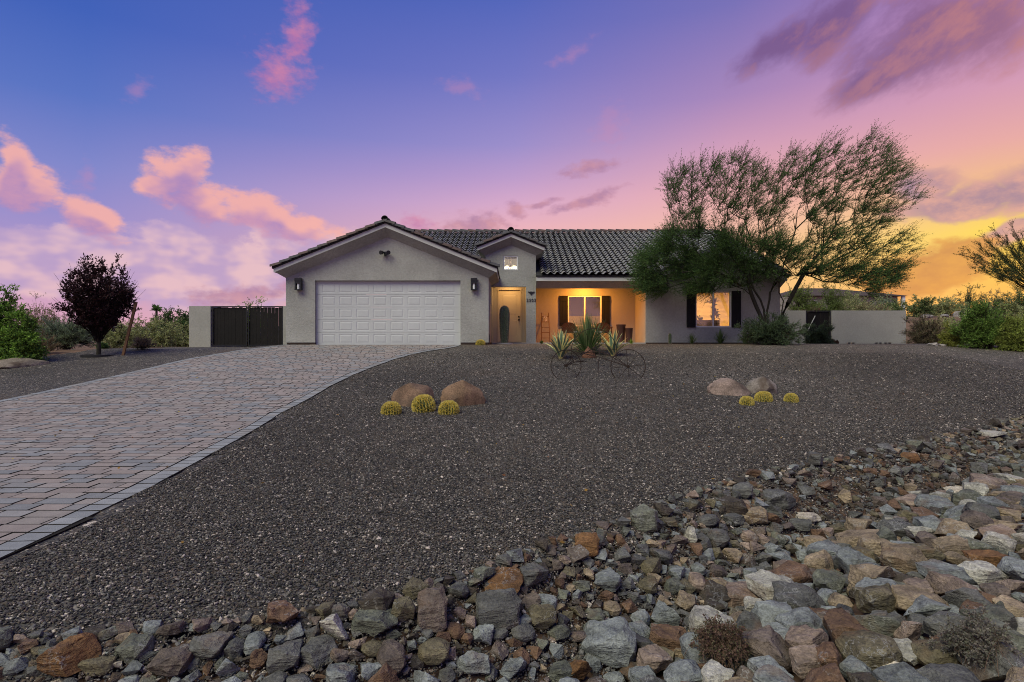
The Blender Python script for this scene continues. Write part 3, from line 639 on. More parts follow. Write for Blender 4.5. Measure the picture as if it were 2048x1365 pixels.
# ================================================================== THE HOUSE
house = empty('house', (0, 21.9, 0), 'single storey grey stucco house with dark tiled roof and two car garage', 'house')
def holes_wall(mb, x0, x1, z0, z1, y0, y1, holes, m=0):
    """wall between y0 (front) and y1 with real rectangular openings (x0,x1,z0,z1), no inner faces"""
    xs = sorted({x0, x1} | {h[i] for h in holes for i in (0, 1)}); zs = sorted({z0, z1} | {h[i] for h in holes for i in (2, 3)})
    xs = [x for x in xs if x0 <= x <= x1]; zs = [z for z in zs if z0 <= z <= z1]
    ins = lambda i, j: 0 <= i < len(xs) - 1 and 0 <= j < len(zs) - 1 and not any(h[0] - 1e-6 < (xs[i] + xs[i + 1]) / 2 < h[1] and h[2] - 1e-6 < (zs[j] + zs[j + 1]) / 2 < h[3] for h in holes)
    for i in range(len(xs) - 1):
        for j in range(len(zs) - 1):
            if not ins(i, j): continue
            a, b, c, d = xs[i], xs[i + 1], zs[j], zs[j + 1]
            mb.poly([(a, y0, c), (b, y0, c), (b, y0, d), (a, y0, d)], m); mb.poly([(b, y1, c), (a, y1, c), (a, y1, d), (b, y1, d)], m)
            if not ins(i - 1, j): mb.poly([(a, y1, c), (a, y0, c), (a, y0, d), (a, y1, d)], m)
            if not ins(i + 1, j): mb.poly([(b, y0, c), (b, y1, c), (b, y1, d), (b, y0, d)], m)
            if not ins(i, j - 1): mb.poly([(a, y1, c), (b, y1, c), (b, y0, c), (a, y0, c)], m)
            if not ins(i, j + 1): mb.poly([(a, y0, d), (b, y0, d), (b, y1, d), (a, y1, d)], m)
    return mb
TC = [(0.21, 0.20, 0.185), (0.245, 0.235, 0.215), (0.19, 0.183, 0.172), (0.27, 0.25, 0.22), (0.22, 0.202, 0.184)]
RKC = [(0.075, 0.062, 0.058), (0.06, 0.055, 0.058), (0.10, 0.068, 0.058), (0.085, 0.055, 0.048), (0.07, 0.066, 0.066)]
def barrel(p0, p1, r, up):
    """one half round cover tile from p0 (low, wide end) to p1 (high end), arched towards up"""
    p0, p1, up = Vector(p0), Vector(p1), Vector(up).normalized(); d = (p1 - p0).normalized(); s = d.cross(up).normalized(); u = s.cross(d)
    mb = MB(); K = 8; rings = []
    for p, ro in ((p0, r), (p0, r - 0.018), (p1, r * 0.86)):
        rings.append([p + s * (math.cos(math.pi * k / K) * ro) + u * (math.sin(math.pi * k / K) * ro - 0.01) for k in range(K + 1)])
    n = K + 1; v = rings[1] + rings[0] + rings[2]
    mb.raw(v, [(i, i + 1, n + i + 1, n + i) for i in range(K)] + [(n + i, n + i + 1, 2 * n + i + 1, 2 * n + i) for i in range(K)])
    return mb
def run_tiles(name, a, b, n, r, up, parent, lap=1.25):
    a, b = Vector(a), Vector(b); step = (b - a) / n; u = Vector(up).normalized()
    for i in range(n):
        p0 = a + step * i; p1 = p0 + step * lap
        o = barrel(p0 + u * 0.035, p1 + u * 0.002, r, up).build(name, M_rake, parent, 50); o.color = (*random.choice(RKC), 1)
PIT = 0.405
def gable(tag_, xc, hw, yf, yw, ef, zt, wl, wx0, wx1, yb, ntile):
    """front gable: xc centre, hw half width of the fascia, yf fascia plane, yw wall plane, ef fascia height at the eave top zt; wl = (z at wall corner, z at wall apex)"""
    za = zt + PIT * hw
    cz_ = MB()       # sloping stucco cornice, front and sides
    Lf, Af, Rf = (xc - hw, yf, zt - ef), (xc, yf, za - ef), (xc + hw, yf, zt - ef)
    Lw, Aw, Rw = (wx0, yw, wl[0]), (xc, yw, wl[1]), (wx1, yw, wl[0])
    cz_.poly([Lw, Aw, Af, Lf]); cz_.poly([Aw, Rw, Rf, Af])
    Lb, Rb = (xc - hw, yb, zt - ef), (xc + hw, yb, zt - ef); Lwb, Rwb = (wx0, yb, wl[0]), (wx1, yb, wl[0])
    cz_.poly([Lwb, Lw, Lf, Lb]); cz_.poly([Rw, Rwb, Rb, Rf])
    cz_.build(tag_ + 'cornice', M_stucco, house)
    fa = MB()
    for sx in (-1, 1):
        e = (xc + sx * hw, yf - 0.04, zt - ef); a = (xc, yf - 0.04, za - ef)
        fa.prism([e, a, (xc, yf - 0.04, za), (xc + sx * hw, yf - 0.04, zt)], (0, 0.04, 0))
        fa.box(*sorted((xc + sx * hw, xc + sx * (hw + 0.035))), yf - 0.04, yb, zt - ef - 0.004, zt + 0.004)
    fa.build(tag_ + 'fascia', M_fascia, house)
    rf = MB()
    for sx in (-1, 1):
        e0 = Vector((xc + sx * (hw + 0.07), yf - 0.09, zt + 0.006 - PIT * 0.07)); a0 = Vector((xc, yf - 0.09, za + 0.006))
        rf.prism([e0, a0, a0 + Vector((0, 0, 0.05)), e0 + Vector((0, 0, 0.05))], (0, yb - yf + 0.09, 0))
    roof = rf.build(tag_ + 'roof', M_under, house)
    for sx in (-1, 1):
        run_tiles('rake_tile', (xc + sx * (hw + 0.10), yf - 0.05, zt + 0.045 - PIT * 0.10), (xc, yf - 0.05, za + 0.045), ntile, 0.105, (sx * PIT, 0, 1), roof)
    run_tiles('ridge_tile', (xc, yf - 0.14, za + 0.10), (xc, yb, za + 0.10), max(3, int((yb - yf) / 0.36)), 0.12, (0, 0, 1), roof)
    return roof, za
# garage wing
gw = MB(); gx0, gx1 = -7.63, -0.79
GD = (-6.65, -1.74, -0.2, 2.18)
holes_wall(gw, gx0, gx1, 0.085, 2.27, 19.2, 19.42, [GD])
gw.prism([(gx0, 19.2, 2.27), (gx1, 19.2, 2.27), (gx1, 19.2, 2.5), (-4.21, 19.2, 3.86), (gx0, 19.2, 2.5)], (0, 0.22, 0))
gw.box(gx1 - 0.2, gx1, 19.42, 23.4, 0.085, 2.5); gw.box(gx0, gx0 + 0.2, 19.42, 30, 0.085, 2.5)
gw.build('garage_wall', M_stucco, house)
st = MB(); st.box(gx0 + 0.02, GD[0] - 0.002, 19.225, 19.4, -0.25, 0.085); st.box(GD[1] + 0.002, gx1 - 0.02, 19.225, 19.4, -0.25, 0.085); st.box(gx1 - 0.19, gx1 - 0.025, 19.4, 23.3, -0.25, 0.085); st.box(gx0 + 0.025, gx0 + 0.19, 19.4, 30, -0.25, 0.085)
st.build('garage_slab_edge', M_stem, house)
gable('garage_', -4.19, 3.66, 18.85, 19.2, 0.13, 2.545, (2.26, 3.64), gx0, gx1, 25.2, 12)
# sectional garage door: four panels high in the photograph five rows, eight wide
gd = MB(); dx0, dx1, dy = GD[0] + 0.03, GD[1] - 0.03, 19.34
gd.box(GD[0], dx0, 19.32, 19.40, -0.02, 2.18); gd.box(dx1, GD[1], 19.32, 19.40, -0.02, 2.18); gd.box(dx0, dx1, 19.30, 19.40, 2.15, 2.18)
gdoor = gd.build('garage_door', M_door, house)
rows = 5; rh = 2.145 / rows
def raised(x0, x1, z0, z1, y):
    mb = MB(); a, b = 0.035, 0.05
    r = [[(x0, y, z0), (x1, y, z0), (x1, y, z1), (x0, y, z1)], [(x0 + 0.012, y + 0.006, z0 + 0.012), (x1 - 0.012, y + 0.006, z0 + 0.012), (x1 - 0.012, y + 0.006, z1 - 0.012), (x0 + 0.012, y + 0.006, z1 - 0.012)],
         [(x0 + b, y - 0.003, z0 + b), (x1 - b, y - 0.003, z0 + b), (x1 - b, y - 0.003, z1 - b), (x0 + b, y - 0.003, z1 - b)]]
    v = sum(r, []); mb.raw(v, [(4 * k + i, 4 * k + (i + 1) % 4, 4 * k + 4 + (i + 1) % 4, 4 * k + 4 + i) for k in (0, 1) for i in range(4)] + [(8, 9, 10, 11)])
    return mb
for r_ in range(rows):
    z0 = 0.005 + r_ * rh; sec = MB(); hs = []
    for c_ in range(8):
        pw = (dx1 - dx0) / 8.35; xa = dx0 + (dx1 - dx0 - 8 * pw) / 2 + c_ * pw + 0.07
        hs.append((xa, xa + pw - 0.14, z0 + 0.06, z0 + rh - 0.07))
    holes_wall(sec, dx0, dx1, z0, z0 + rh - 0.006, dy, dy + 0.03, hs)
    so = sec.build('door_section', M_door, gdoor)
    for h in hs: raised(*h, dy + 0.002).build('panel', M_door, so)
# entry tower
tw = MB(); tx0, tx1 = -1.02, 0.92; AL = (-0.79, 0.54, -0.3, 2.23); TWN = (-0.33, 0.23, 2.87, 3.42)
holes_wall(tw, tx0, tx1, 0.075, 3.43, 21.9, 22.1, [AL, TWN])
tw.prism([(tx0, 21.9, 3.43), (tx1, 21.9, 3.43), (tx1, 21.9, 3.62), (-0.05, 21.9, 4.0), (tx0, 21.9, 3.62)], (0, 0.2, 0))
tw.box(tx1 - 0.2, tx1, 22.1, 23.73, 0.075, 3.6); tw.box(tx1 - 0.2, tx1, 23.73, 24.3, 2.5, 3.6); tw.box(tx0, tx0 + 0.2, 22.1, 24.3, 2.5, 3.6)
tw.build('tower_wall', M_stucco, house)
al = MB(); al.box(0.54, 0.72, 22.1, 23.2, 0.075, 2.6)
holes_wall(al, -0.79, 0.54, 0.075, 2.62, 23.2, 23.35, [(-0.59, 0.387, 0, 2.276)]); al.box(-0.79, 0.72, 22.1, 23.4, 2.62, 2.7)
al.build('alcove_wall', M_porch, house)
gable('tower_', -0.04, 1.24, 21.6, 21.9, 0.125, 3.70, (3.42, 3.83), tx0, tx1, 25.6, 4)
ps = MB(); ps.box(-0.78, 5.14, 21.86, 23.7, -0.3, 0.075); ps.build('porch_slab', M_conc, house)
# entry door
ed = MB(); ed.box(-0.59, -0.545, 23.17, 23.3, 0.078, 2.276); ed.box(0.342, 0.387, 23.17, 23.3, 0.078, 2.276); ed.box(-0.545, 0.342, 23.17, 23.3, 2.22, 2.276)
door = ed.build('entry_door', M_entry, house)
lf = MB(); hs = [(-0.41, 0.21, 1.16, 2.02), (-0.41, 0.21, 0.30, 1.0)]
holes_wall(lf, -0.54, 0.337, 0.1, 2.212, 23.24, 23.28, hs); dl = lf.build('door_leaf', M_entry, door)
for h in hs: raised(*h, 23.242).build('door_panel', M_entry, door)
ar = MB()
for k in range(10):
    x0 = -0.41 + k * 0.062; zt_ = lambda x: 2.02 + 0.10 * (1 - ((x + 0.1) / 0.31) ** 2)
    ar.prism([(x0, 23.238, 2.015), (x0 + 0.062, 23.238, 2.015), (x0 + 0.062, 23.238, zt_(x0 + 0.062)), (x0, 23.238, zt_(x0))], (0, 0.004, 0))
ar.build('door_arch', M_entry, door)
for k in range(1, 4): MB().box(-0.41 + k * 0.155 - 0.004, -0.41 + k * 0.155 + 0.004, 23.236, 23.243, 0.36, 0.94).build('door_bead', M_entry, door)
for z_, n_ in ((1.13, 'deadbolt'), (1.0, 'door_knob')):
    kb = MB(); kb.lathe((0, 0, 0), [(0.0, 0), (0.034, 0.0), (0.034, 0.012), (0.016, 0.018), (0.016, 0.04), (0.03, 0.05), (0.03, 0.068), (0, 0.075)], 12)
    kb.v = [(0.28 + x, 23.238 - z, z_ + y) for x, y, z in kb.v]; kb.build(n_, M_black, door, 40)
MB().box(-0.59, 0.387, 23.15, 23.3, 0.076, 0.098).build('threshold', M_stem, door)
# house number and winged emblem on the pier
def glyphs(s, x, z, size, y, name, parent):
    cu = bpy.data.curves.new('digits', 'FONT'); cu.extrude = 0.008; cu.offset = 0.0012; cu.size = size; ob = bpy.data.objects.new('digits', cu)
    xx = x
    for ch in s:
        cu.body = ch; col.objects.link(ob); bpy.context.view_layer.update()
        me = bpy.data.meshes.new_from_object(ob.evaluated_get(bpy.context.evaluated_depsgraph_get())); col.objects.unlink(ob)
        vs = [(xx + v.co.x, y - v.co.z, z + v.co.y) for v in me.vertices]; fs = [tuple(p.vertices) for p in me.polygons]; wd = max(v.co.x for v in me.vertices)
        MB().raw(vs, fs).build(name, M_black, parent); bpy.data.meshes.remove(me); xx += wd + size * 0.17
    bpy.data.objects.remove(ob); bpy.data.curves.remove(cu)
glyphs('2502', 0.558, 1.655, 0.152, 21.885, 'house_number_digit', house)
em = [(0, -0.10), (0.035, -0.045), (0.06, -0.03), (0.10, 0.0), (0.135, 0.045), (0.08, 0.045), (0.05, 0.035), (0.03, 0.05), (0.012, 0.04), (0, 0.055)]
pts = em + [(-x, z) for x, z in em[-2:0:-1]]
MB().prism([(0.74 + x, 21.895, 1.99 + z) for x, z in pts], (0, -0.02, 0)).build('bird_emblem', M_black, house)
# porch
pm = MB(); pm.box(tx1, 5.14, 21.9, 22.12, 2.175, 2.56); pm.build('porch_beam', M_stucco, house)
PW = (2.335, 3.73, 0.75, 2.02)
pb = MB(); holes_wall(pb, tx1, 5.14, 0.075, 2.62, 23.73, 23.9, [PW]); pb.box(tx1, 5.14, 22.12, 23.9, 2.62, 2.7); pb.box(5.14, 5.30, 22.1, 23.9, 0.075, 2.62)
pb.box(tx1 - 0.004, tx1 + 0.012, 22.12, 23.73, 0.076, 2.62)
pb.build('porch_wall', M_porch, house)
# bedroom wing
WW = (7.07, 8.444, 0.666, 2.05); wx0, wx1 = 5.14, 10.315
ww = MB(); holes_wall(ww, wx0, wx1, 0.075, 2.19, 21.9, 22.1, [WW])
ww.prism([(wx0, 21.9, 2.19), (wx1, 21.9, 2.19), (wx1, 21.9, 2.45), (7.84, 21.9, 3.45), (wx0, 21.9, 2.45)], (0, 0.2, 0))
ww.box(wx1 - 0.2, wx1, 22.1, 36.4, 0.075, 2.45); ww.prism([(wx1 - 0.2, 22.0, 2.45), (wx1 - 0.2, 36.2, 2.45), (wx1 - 0.2, 29.0, 5.5)], (0.2, 0, 0))
ww.box(gx0, wx1, 36.2, 36.4, 0.075, 2.45)
ww.build('wing_wall', M_stucco, house)
sk = MB(); sk.box(tx1, wx1 - 0.02, 21.93, 22.08, -0.3, 0.073); sk.box(0.56, 0.9, 21.93, 22.08, -0.3, 0.073); sk.box(wx1 - 0.19, wx1 - 0.02, 22.08, 36, -0.3, 0.073); sk.build('slab_edge', M_stem, house)
gable('wing_', 7.84, 2.56, 21.6, 21.9, 0.13, 2.545, (2.18, 3.25), wx0, wx1, 25.0, 8)
# main eave: fascia and cornice over the porch
ea = MB(); ea.box(tx1 + 0.001, 5.28, 21.57, 21.61, 2.41, 2.545); ea.build('eave_fascia', M_fascia, house)
ec = MB(); ec.poly([(tx1 + 0.001, 21.9, 2.18), (5.28, 21.9, 2.18), (5.28, 21.61, 2.412), (tx1 + 0.001, 21.61, 2.412)]); ec.poly([(tx1 + 0.001, 21.61, 2.54), (5.28, 21.61, 2.54), (5.28, 21.95, 2.6), (tx1 + 0.001, 21.95, 2.6)]); ec.build('eave_cornice', M_stucco, house)
# main tiled roof
E0y, E0z, RDy = 21.48, 2.60, 29.0; RDz = E0z + PIT * (RDy - E0y); mx0, mx1 = -7.8, 10.45
mr = MB()
for xa, xb, ys in ((mx0, -1.02, 22.3), (-1.02, 0.92, 24.2), (0.92, 5.28, E0y + 0.06), (5.28, mx1, 21.98)):
    zs_ = E0z + PIT * (ys - E0y); mr.prism([(xa, ys, zs_), (xa, RDy, RDz), (xa, RDy, RDz - 0.06), (xa, ys, zs_ - 0.06)], (xb - xa, 0, 0))
mr.prism([(mx0, RDy, RDz), (mx0, 36.6, E0z), (mx0, 36.6, E0z - 0.06), (mx0, RDy, RDz - 0.06)], (mx1 - mx0, 0, 0))
roof = mr.build('roof', M_under, house)
TW_, EX, PR = 0.262, 0.335, 10
sl = math.atan(PIT); cs, sn = math.cos(sl), math.sin(sl)
def tile_pts():
    prof = []
    for k in range(PR + 1):
        t = k / PR; x = t * TW_ * 1.06
        zz = 0.07 * math.sin(math.pi * t / 0.62) if t < 0.62 else -0.022 * math.sin(math.pi * (t - 0.62) / 0.38)
        prof.append((x, zz + 0.03))
    v = []
    for (l, up, dz) in ((0.05, 0.05, -0.03), (0.002, 0.055, -0.016), (0.0, 0.055, 0.0), (0.0, 0.055, 0.0), (EX * 1.12, 0.0, 0.0)):
        for x, zz in prof:
            h = zz + up + dz; v.append((x, l * cs - h * sn, l * sn + h * cs))
    n = PR + 1; f = [(k * n + i, k * n + i + 1, (k + 1) * n + i + 1, (k + 1) * n + i) for k in (0, 1, 3) for i in range(PR)]
    return np.array(v), np.array(f)
def tile_cols(c): return np.concatenate([np.tile((0.035, 0.032, 0.03), (3 * (PR + 1), 1)), np.tile(c, (2 * (PR + 1), 1))])   # tile-coloured face; shadow line under each row painted dark on lip and underside
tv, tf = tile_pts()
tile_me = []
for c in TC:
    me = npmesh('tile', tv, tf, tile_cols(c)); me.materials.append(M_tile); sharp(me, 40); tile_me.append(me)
spots = []
nrow = int((RDy - E0y) / cs / EX)
for r_ in range(nrow):
    l = r_ * EX; yy, zz = E0y + l * cs, E0z + l * sn
    for c_ in range(int((mx1 - mx0) / TW_)):
        xx = mx0 + c_ * TW_ + (0.0)
        # leave out what the other roofs and the tower stand in
        if abs(xx + 0.13 + 4.19) < (2.545 + PIT * 3.66 - (zz + 0.2)) / PIT: continue
        if abs(xx + 0.13 + 0.04) < 1.06 and zz < 4.1 - PIT * abs(xx + 0.17): continue
        if abs(xx + 0.13 - 7.84) < (2.545 + PIT * 2.56 - zz - 0.1) / PIT: continue
        spots.append((xx, yy, zz))
def tile_seen(p):
    if p[0] < -4.6: return -1
    if p[0] > 5.6 and p[2] < 3.3: return -1
    if p[0] > 6.8 : return -1
    if -0.9 > p[0] and p[2] < 3.55: return -1
    return 1 / p[1]
spots.sort(key=tile_seen, reverse=True)
for p in spots[:300]:
    o = bpy.data.objects.new('tile', random.choice(tile_me)); col.objects.link(o); o.parent = roof
    o.location = Vector(p) - org(house) + Vector((0, random.gauss(0, 0.004), random.gauss(0, 0.003)))
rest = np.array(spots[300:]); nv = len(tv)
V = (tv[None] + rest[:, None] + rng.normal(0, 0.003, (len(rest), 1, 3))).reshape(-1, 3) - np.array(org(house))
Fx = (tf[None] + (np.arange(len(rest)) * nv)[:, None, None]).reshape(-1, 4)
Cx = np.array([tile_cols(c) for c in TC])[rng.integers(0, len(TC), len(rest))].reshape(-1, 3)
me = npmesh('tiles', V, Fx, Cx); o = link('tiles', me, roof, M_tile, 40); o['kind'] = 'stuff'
run_tiles('ridge_tile', (mx0, RDy, RDz + 0.03), (mx1, RDy, RDz + 0.03), 46, 0.15, (0, 0, 1), roof)
run_tiles('rake_tile', (mx1 - 0.02, E0y, E0z + 0.03), (mx1 - 0.02, RDy, RDz + 0.03), 22, 0.13, (0, -PIT, 1), roof)
MB().tube([(-2.72, 25.4, 4.05), (-2.72, 25.4, 4.42)], 0.035, 10).build('vent_pipe', M_white, roof, 40)
# windows
def window(name, x0, x1, z0, z1, y, parent, split=True):
    f = MB(); t = 0.045
    f.box(x0, x1, y, y + 0.09, z0, z0 + t); f.box(x0, x1, y, y + 0.09, z1 - t, z1); f.box(x0, x0 + t, y, y + 0.09, z0 + t, z1 - t); f.box(x1 - t, x1, y, y + 0.09, z0 + t, z1 - t)
    wn = f.build(name, M_white, parent); xm = (x0 + x1) / 2
    if split: MB().box(xm - 0.028, xm + 0.028, y - 0.004, y + 0.08, z0 + t, z1 - t).build('mullion', M_white, wn)
    for a, b in (((x0 + t, xm - 0.028), (xm + 0.028, x1 - t)) if split else ((x0 + t, x1 - t),)):
        MB().poly([(a, y + 0.05, z0 + t), (b, y + 0.05, z0 + t), (b, y + 0.05, z1 - t), (a, y + 0.05, z1 - t)]).build('pane', M_glass, wn)
    return wn
w1 = window('window', *PW, 23.74, house); w2 = window('window', *WW, 21.93, house); w3 = window('window', *TWN, 21.93, house, False)
def shutter(x0, x1, z0, z1, y, yb):
    s = MB(); s.box(x0, x1, y + 0.02, yb, z0, z1); so = s.build('shutter', M_shut, house); n = 3; wd = (x1 - x0) / n
    for k in range(n): MB().box(x0 + k * wd + 0.004, x0 + (k + 1) * wd - 0.004, y, y + 0.022, z0, z1).build('board', M_shut, so)
    for z_ in (z0 + 0.12, z1 - 0.22): MB().box(x0 + 0.01, x1 - 0.01, y - 0.015, y - 0.001, z_, z_ + 0.09).build('batten', M_shut, so)
shutter(1.98, 2.325, 0.75, 2.02, 23.68, 23.729); shutter(3.74, 4.075, 0.75, 2.02, 23.68, 23.729)
shutter(6.72, 7.062, 0.655, 2.06, 21.85, 21.899); shutter(8.452, 8.80, 0.655, 2.06, 21.85, 21.899)
# rooms seen through the lit windows
def room(x0, x1, y0, y1, z0, z1, m):
    r = MB(); v = [(x, y, z) for z in (z0, z1) for y in (y0, y1) for x in (x0, x1)]
    r.raw(v, [(0, 1, 3, 2), (4, 6, 7, 5), (2, 3, 7, 6), (0, 2, 6, 4), (1, 5, 7, 3)]); return r.build('room', m, house)
room(5.7, 10.0, 22.12, 25.6, 0.1, 2.44, M_room); room(-0.8, 0.7, 22.12, 24.9, 2.72, 3.95, M_roomw); room(1.2, 4.9, 23.92, 27.5, 0.1, 2.5, M_room)
bl = MB(); nb = 40
for k in range(nb):
    z_ = WW[2] + 0.06 + (WW[3] - WW[2] - 0.12) * k / (nb - 1); bl.prism([(WW[0] + 0.05, 22.04, z_ - 0.006), (WW[0] + 0.05, 22.075, z_ + 0.006), (WW[0] + 0.05, 22.075, z_ + 0.008), (WW[0] + 0.05, 22.04, z_ - 0.004)], (WW[1] - WW[0] - 0.1, 0, 0))
o = bl.build('blind', M_roomw, w2); o['kind'] = 'stuff'
bl = MB(); nb = 22
for k in range(nb):
    z_ = 1.2 + 0.75 * k / (nb - 1); bl.prism([(PW[0] + 0.05, 23.85, z_ - 0.015), (PW[0] + 0.05, 23.865, z_ + 0.015), (PW[0] + 0.05, 23.867, z_ + 0.015), (PW[0] + 0.05, 23.852, z_ - 0.015)], (PW[1] - PW[0] - 0.1, 0, 0))
o = bl.build('blind', M_roomw, w1); o['kind'] = 'stuff'
def lamp(name, loc, e, colr, rad=0.06, kind='POINT'):
    d = bpy.data.lights.new(name, kind); d.energy = e; d.color = colr
    if kind == 'AREA': d.shape = 'DISK'; d.size = rad * 2
    else: d.shadow_soft_size = rad
    o = bpy.data.objects.new(name, d); col.objects.link(o); o.location = loc; return o
# recessed porch and entry lights
for nm, (x, y, z), lab, e in (('porch_light', (3.0, 22.95, 2.615), 'round warm downlight in the porch ceiling', 62), ('porch_light', (-0.1, 22.65, 2.615), 'round warm downlight in the entry alcove ceiling', 8)):
    t = empty(nm, (x, y, z), lab, 'light'); mb = MB(); mb.lathe((x, y, z), [(0.095, 0.0), (0.095, -0.012), (0.07, -0.014), (0.07, -0.004)], 20); mb.build('trim_ring', M_white, t, 40)
    mb = MB(); mb.lathe((x, y, z), [(0.068, -0.006), (0.0, -0.006)], 20); mb.build('lens', M_can, t)
    l = lamp('porch_bulb', (0, 0, -0.02), e, (1.0, 0.36, 0.045) if e > 12 else (1.0, 0.56, 0.2), 0.065, 'AREA'); l.parent = t
# chandelier behind the tower window
ch = empty('chandelier', (-0.05, 23.2, 3.9), 'small chandelier with five frosted glass shades seen through the high entry window', 'chandelier')
mb = MB(); mb.tube([(-0.05, 23.2, 3.94), (-0.05, 23.2, 3.12)], 0.008, 6); mb.lathe((-0.05, 23.2, 3.05), [(0.0, 0), (0.03, 0.02), (0.02, 0.07), (0.0, 0.1)], 10); mb.build('stem', M_rust, ch, 40)
for k in range(5):
    a = 2 * math.pi * k / 5 + 0.3; ex, ey = -0.05 + 0.24 * math.cos(a), 23.2 + 0.24 * math.sin(a)
    mb = MB(); mb.tube([(-0.05, 23.2, 3.09), (-0.05 + 0.13 * math.cos(a), 23.2 + 0.13 * math.sin(a), 3.03), (ex, ey, 3.06)], 0.008, 6); mb.build('arm', M_rust, ch, 40)
    mb = MB(); mb.lathe((ex, ey, 3.06), [(0.02, 0), (0.05, 0.02), (0.062, 0.07), (0.055, 0.11)], 12); mb.build('shade', M_shade, ch, 40)
lamp('chandelier_bulb', (-0.05, 23.2, 3.35), 13, (1, 0.84, 0.6)).parent = None
# ceiling lamps of the two other rooms
for x, y, z, e, lab in ((8.6, 24.2, 2.42, 48, 'flush ceiling lamp inside the bedroom with open blinds'), (3.0, 25.6, 2.48, 16, 'flush ceiling lamp inside the room behind the porch window')):
    t = empty('ceiling_lamp', (x, y, z), lab, 'lamp'); mb = MB(); mb.lathe((x, y, z), [(0.16, 0.015), (0.16, -0.02), (0.15, -0.03)], 18); mb.build('base', M_white, t, 40)
    mb = MB(); mb.lathe((x, y, z), [(0.15, -0.025), (0.12, -0.07), (0.0, -0.09)], 18); mb.build('shade', M_shade, t, 40)
    l = lamp('room_bulb', (0, 0, -0.1), e, (1, 0.52, 0.14), 0.15, 'AREA'); l.parent = t
# wall sconces beside the garage door, twin floodlight in the gable
def sconce(px, lab):
    p = W(px, 569, 19.2); t = empty('wall_sconce', (p.x, 19.2, p.z), lab, 'wall lamp', 'lantern sconces beside the garage door'); x, z = p.x, p.z
    MB().box(x - 0.06, x + 0.06, 19.17, 19.2, z - 0.18, z + 0.19).build('back_plate', M_black, t)
    c = MB()
    for sx in (-1, 1): c.box(x + sx * 0.085 - 0.02, x + sx * 0.085 + 0.02, 19.02, 19.165, z - 0.17, z + 0.11)
    c.box(x - 0.105, x + 0.105, 19.0, 19.168, z + 0.11, z + 0.2); c.box(x - 0.105, x + 0.105, 19.0, 19.168, z - 0.2, z - 0.17); c.box(x - 0.065, x + 0.065, 19.015, 19.03, z + 0.02, z + 0.11)
    c.build('cage', M_black, t); MB().lathe((x, 19.09, z - 0.168), [(0.048, 0), (0.048, 0.26), (0.0, 0.26)], 12).build('glass_cylinder', M_white, t, 40)
sconce(599.5, 'black box lantern sconce between the side gate and garage door'); sconce(948.5, 'black box lantern sconce between the garage door and front door')
p = W(772, 507, 19.2); t = empty('floodlight', (p.x, 19.2, p.z), 'black twin head floodlight on the garage gable', 'floodlight')
mb = MB(); mb.box(p.x - 0.05, p.x + 0.05, 19.12, 19.2, p.z - 0.05, p.z + 0.05); mb.build('base', M_black, t)
for sx in (-1, 1):
    mb = MB(); a = Vector((p.x + sx * 0.06, 19.12, p.z + 0.02)); b = Vector((p.x + sx * 0.13, 18.98, p.z + 0.0)); mb.tube([Vector((p.x, 19.14, p.z)), a, a.lerp(b, 0.3), b], [0.02, 0.025, 0.05, 0.072], 10); mb.build('lamp_head', M_black, t, 40)
mb = MB(); mb.tube([(p.x, 19.12, p.z - 0.05), (p.x, 19.04, p.z - 0.10)], 0.03, 8); mb.build('motion_sensor', M_black, t, 40)
# side walls and gates
def gate(name, x0, x1, y, z0, z1, nleaf, nsl, lab):
    t = empty(name, ((x0 + x1) / 2, y, z0), lab, 'gate'); wl = (x1 - x0) / nleaf
    for k in range(nleaf):
        a, b = x0 + k * wl + 0.02, x0 + (k + 1) * wl - 0.02
        f = MB(); f.box(a, b, y, y + 0.04, z1 - 0.045, z1); f.box(a, b, y, y + 0.04, z0 + 0.03, z0 + 0.075); f.box(a, a + 0.045, y, y + 0.04, z0 + 0.075, z1 - 0.045); f.box(b - 0.045, b, y, y + 0.04, z0 + 0.075, z1 - 0.045)
        fr = f.build('gate_frame', M_black, t); sw = (b - a - 0.09) / nsl
        for j in range(nsl):
            g = random.uniform(0.002, 0.007); top = z1 - 0.05 - (random.choice((0, 0, 0, 0.02)))
            MB().box(a + 0.045 + j * sw + g, a + 0.045 + (j + 1) * sw - g, y + 0.042 + random.uniform(0, 0.006), y + 0.062, z0 + 0.05, top).build('slat', M_slat, fr)
        for z_ in (z0 + 0.2, z1 - 0.2):
            e = a - 0.02 if k == 0 else b + 0.02
            MB().tube([(e, y - 0.01, z_ - 0.05), (e, y - 0.01, z_ + 0.05)], 0.018, 8).build('hinge', M_black, t, 40)
    return t
GY = 24.5; gz0 = Tz(-12, GY) - 0.02
def gxp(px, D=GY): return (px - 1024) * D / F
gzt = CZ + (682 - 612) * GY / F
mb = MB(); mb.box(gxp(378), gxp(421), GY, GY + 0.2, gz0 - 0.2, gzt); mb.box(gxp(421) - 0.2, gxp(421), GY + 0.2, GY + 7, gz0 - 0.2, gzt)
o = mb.build('garden_wall', M_blockw); tag(o, 'grey block wall end beside the wide double gate', 'wall')
mb = MB(); mb.box(gxp(566), gx0 + 0.0, GY, GY + 0.2, gz0 - 0.2, gzt); o = mb.build('gate_post', M_blockw); tag(o, 'narrow block pier between the double gate and garage wall', 'post')
gate('double_gate', gxp(422), gxp(565.5), GY + 0.05, gz0 + 0.05, gzt, 2, 9, 'dark timber double gate in black frames beside the garage')
RY = 26.0; rz0 = Tz(16, RY); rzt = CZ + (682 - 621) * RY / F; rx = lambda px: gxp(px, RY)
mb = MB(); vz = CZ - (690.6 - 682) * RY / F, CZ - (685 - 682) * RY / F
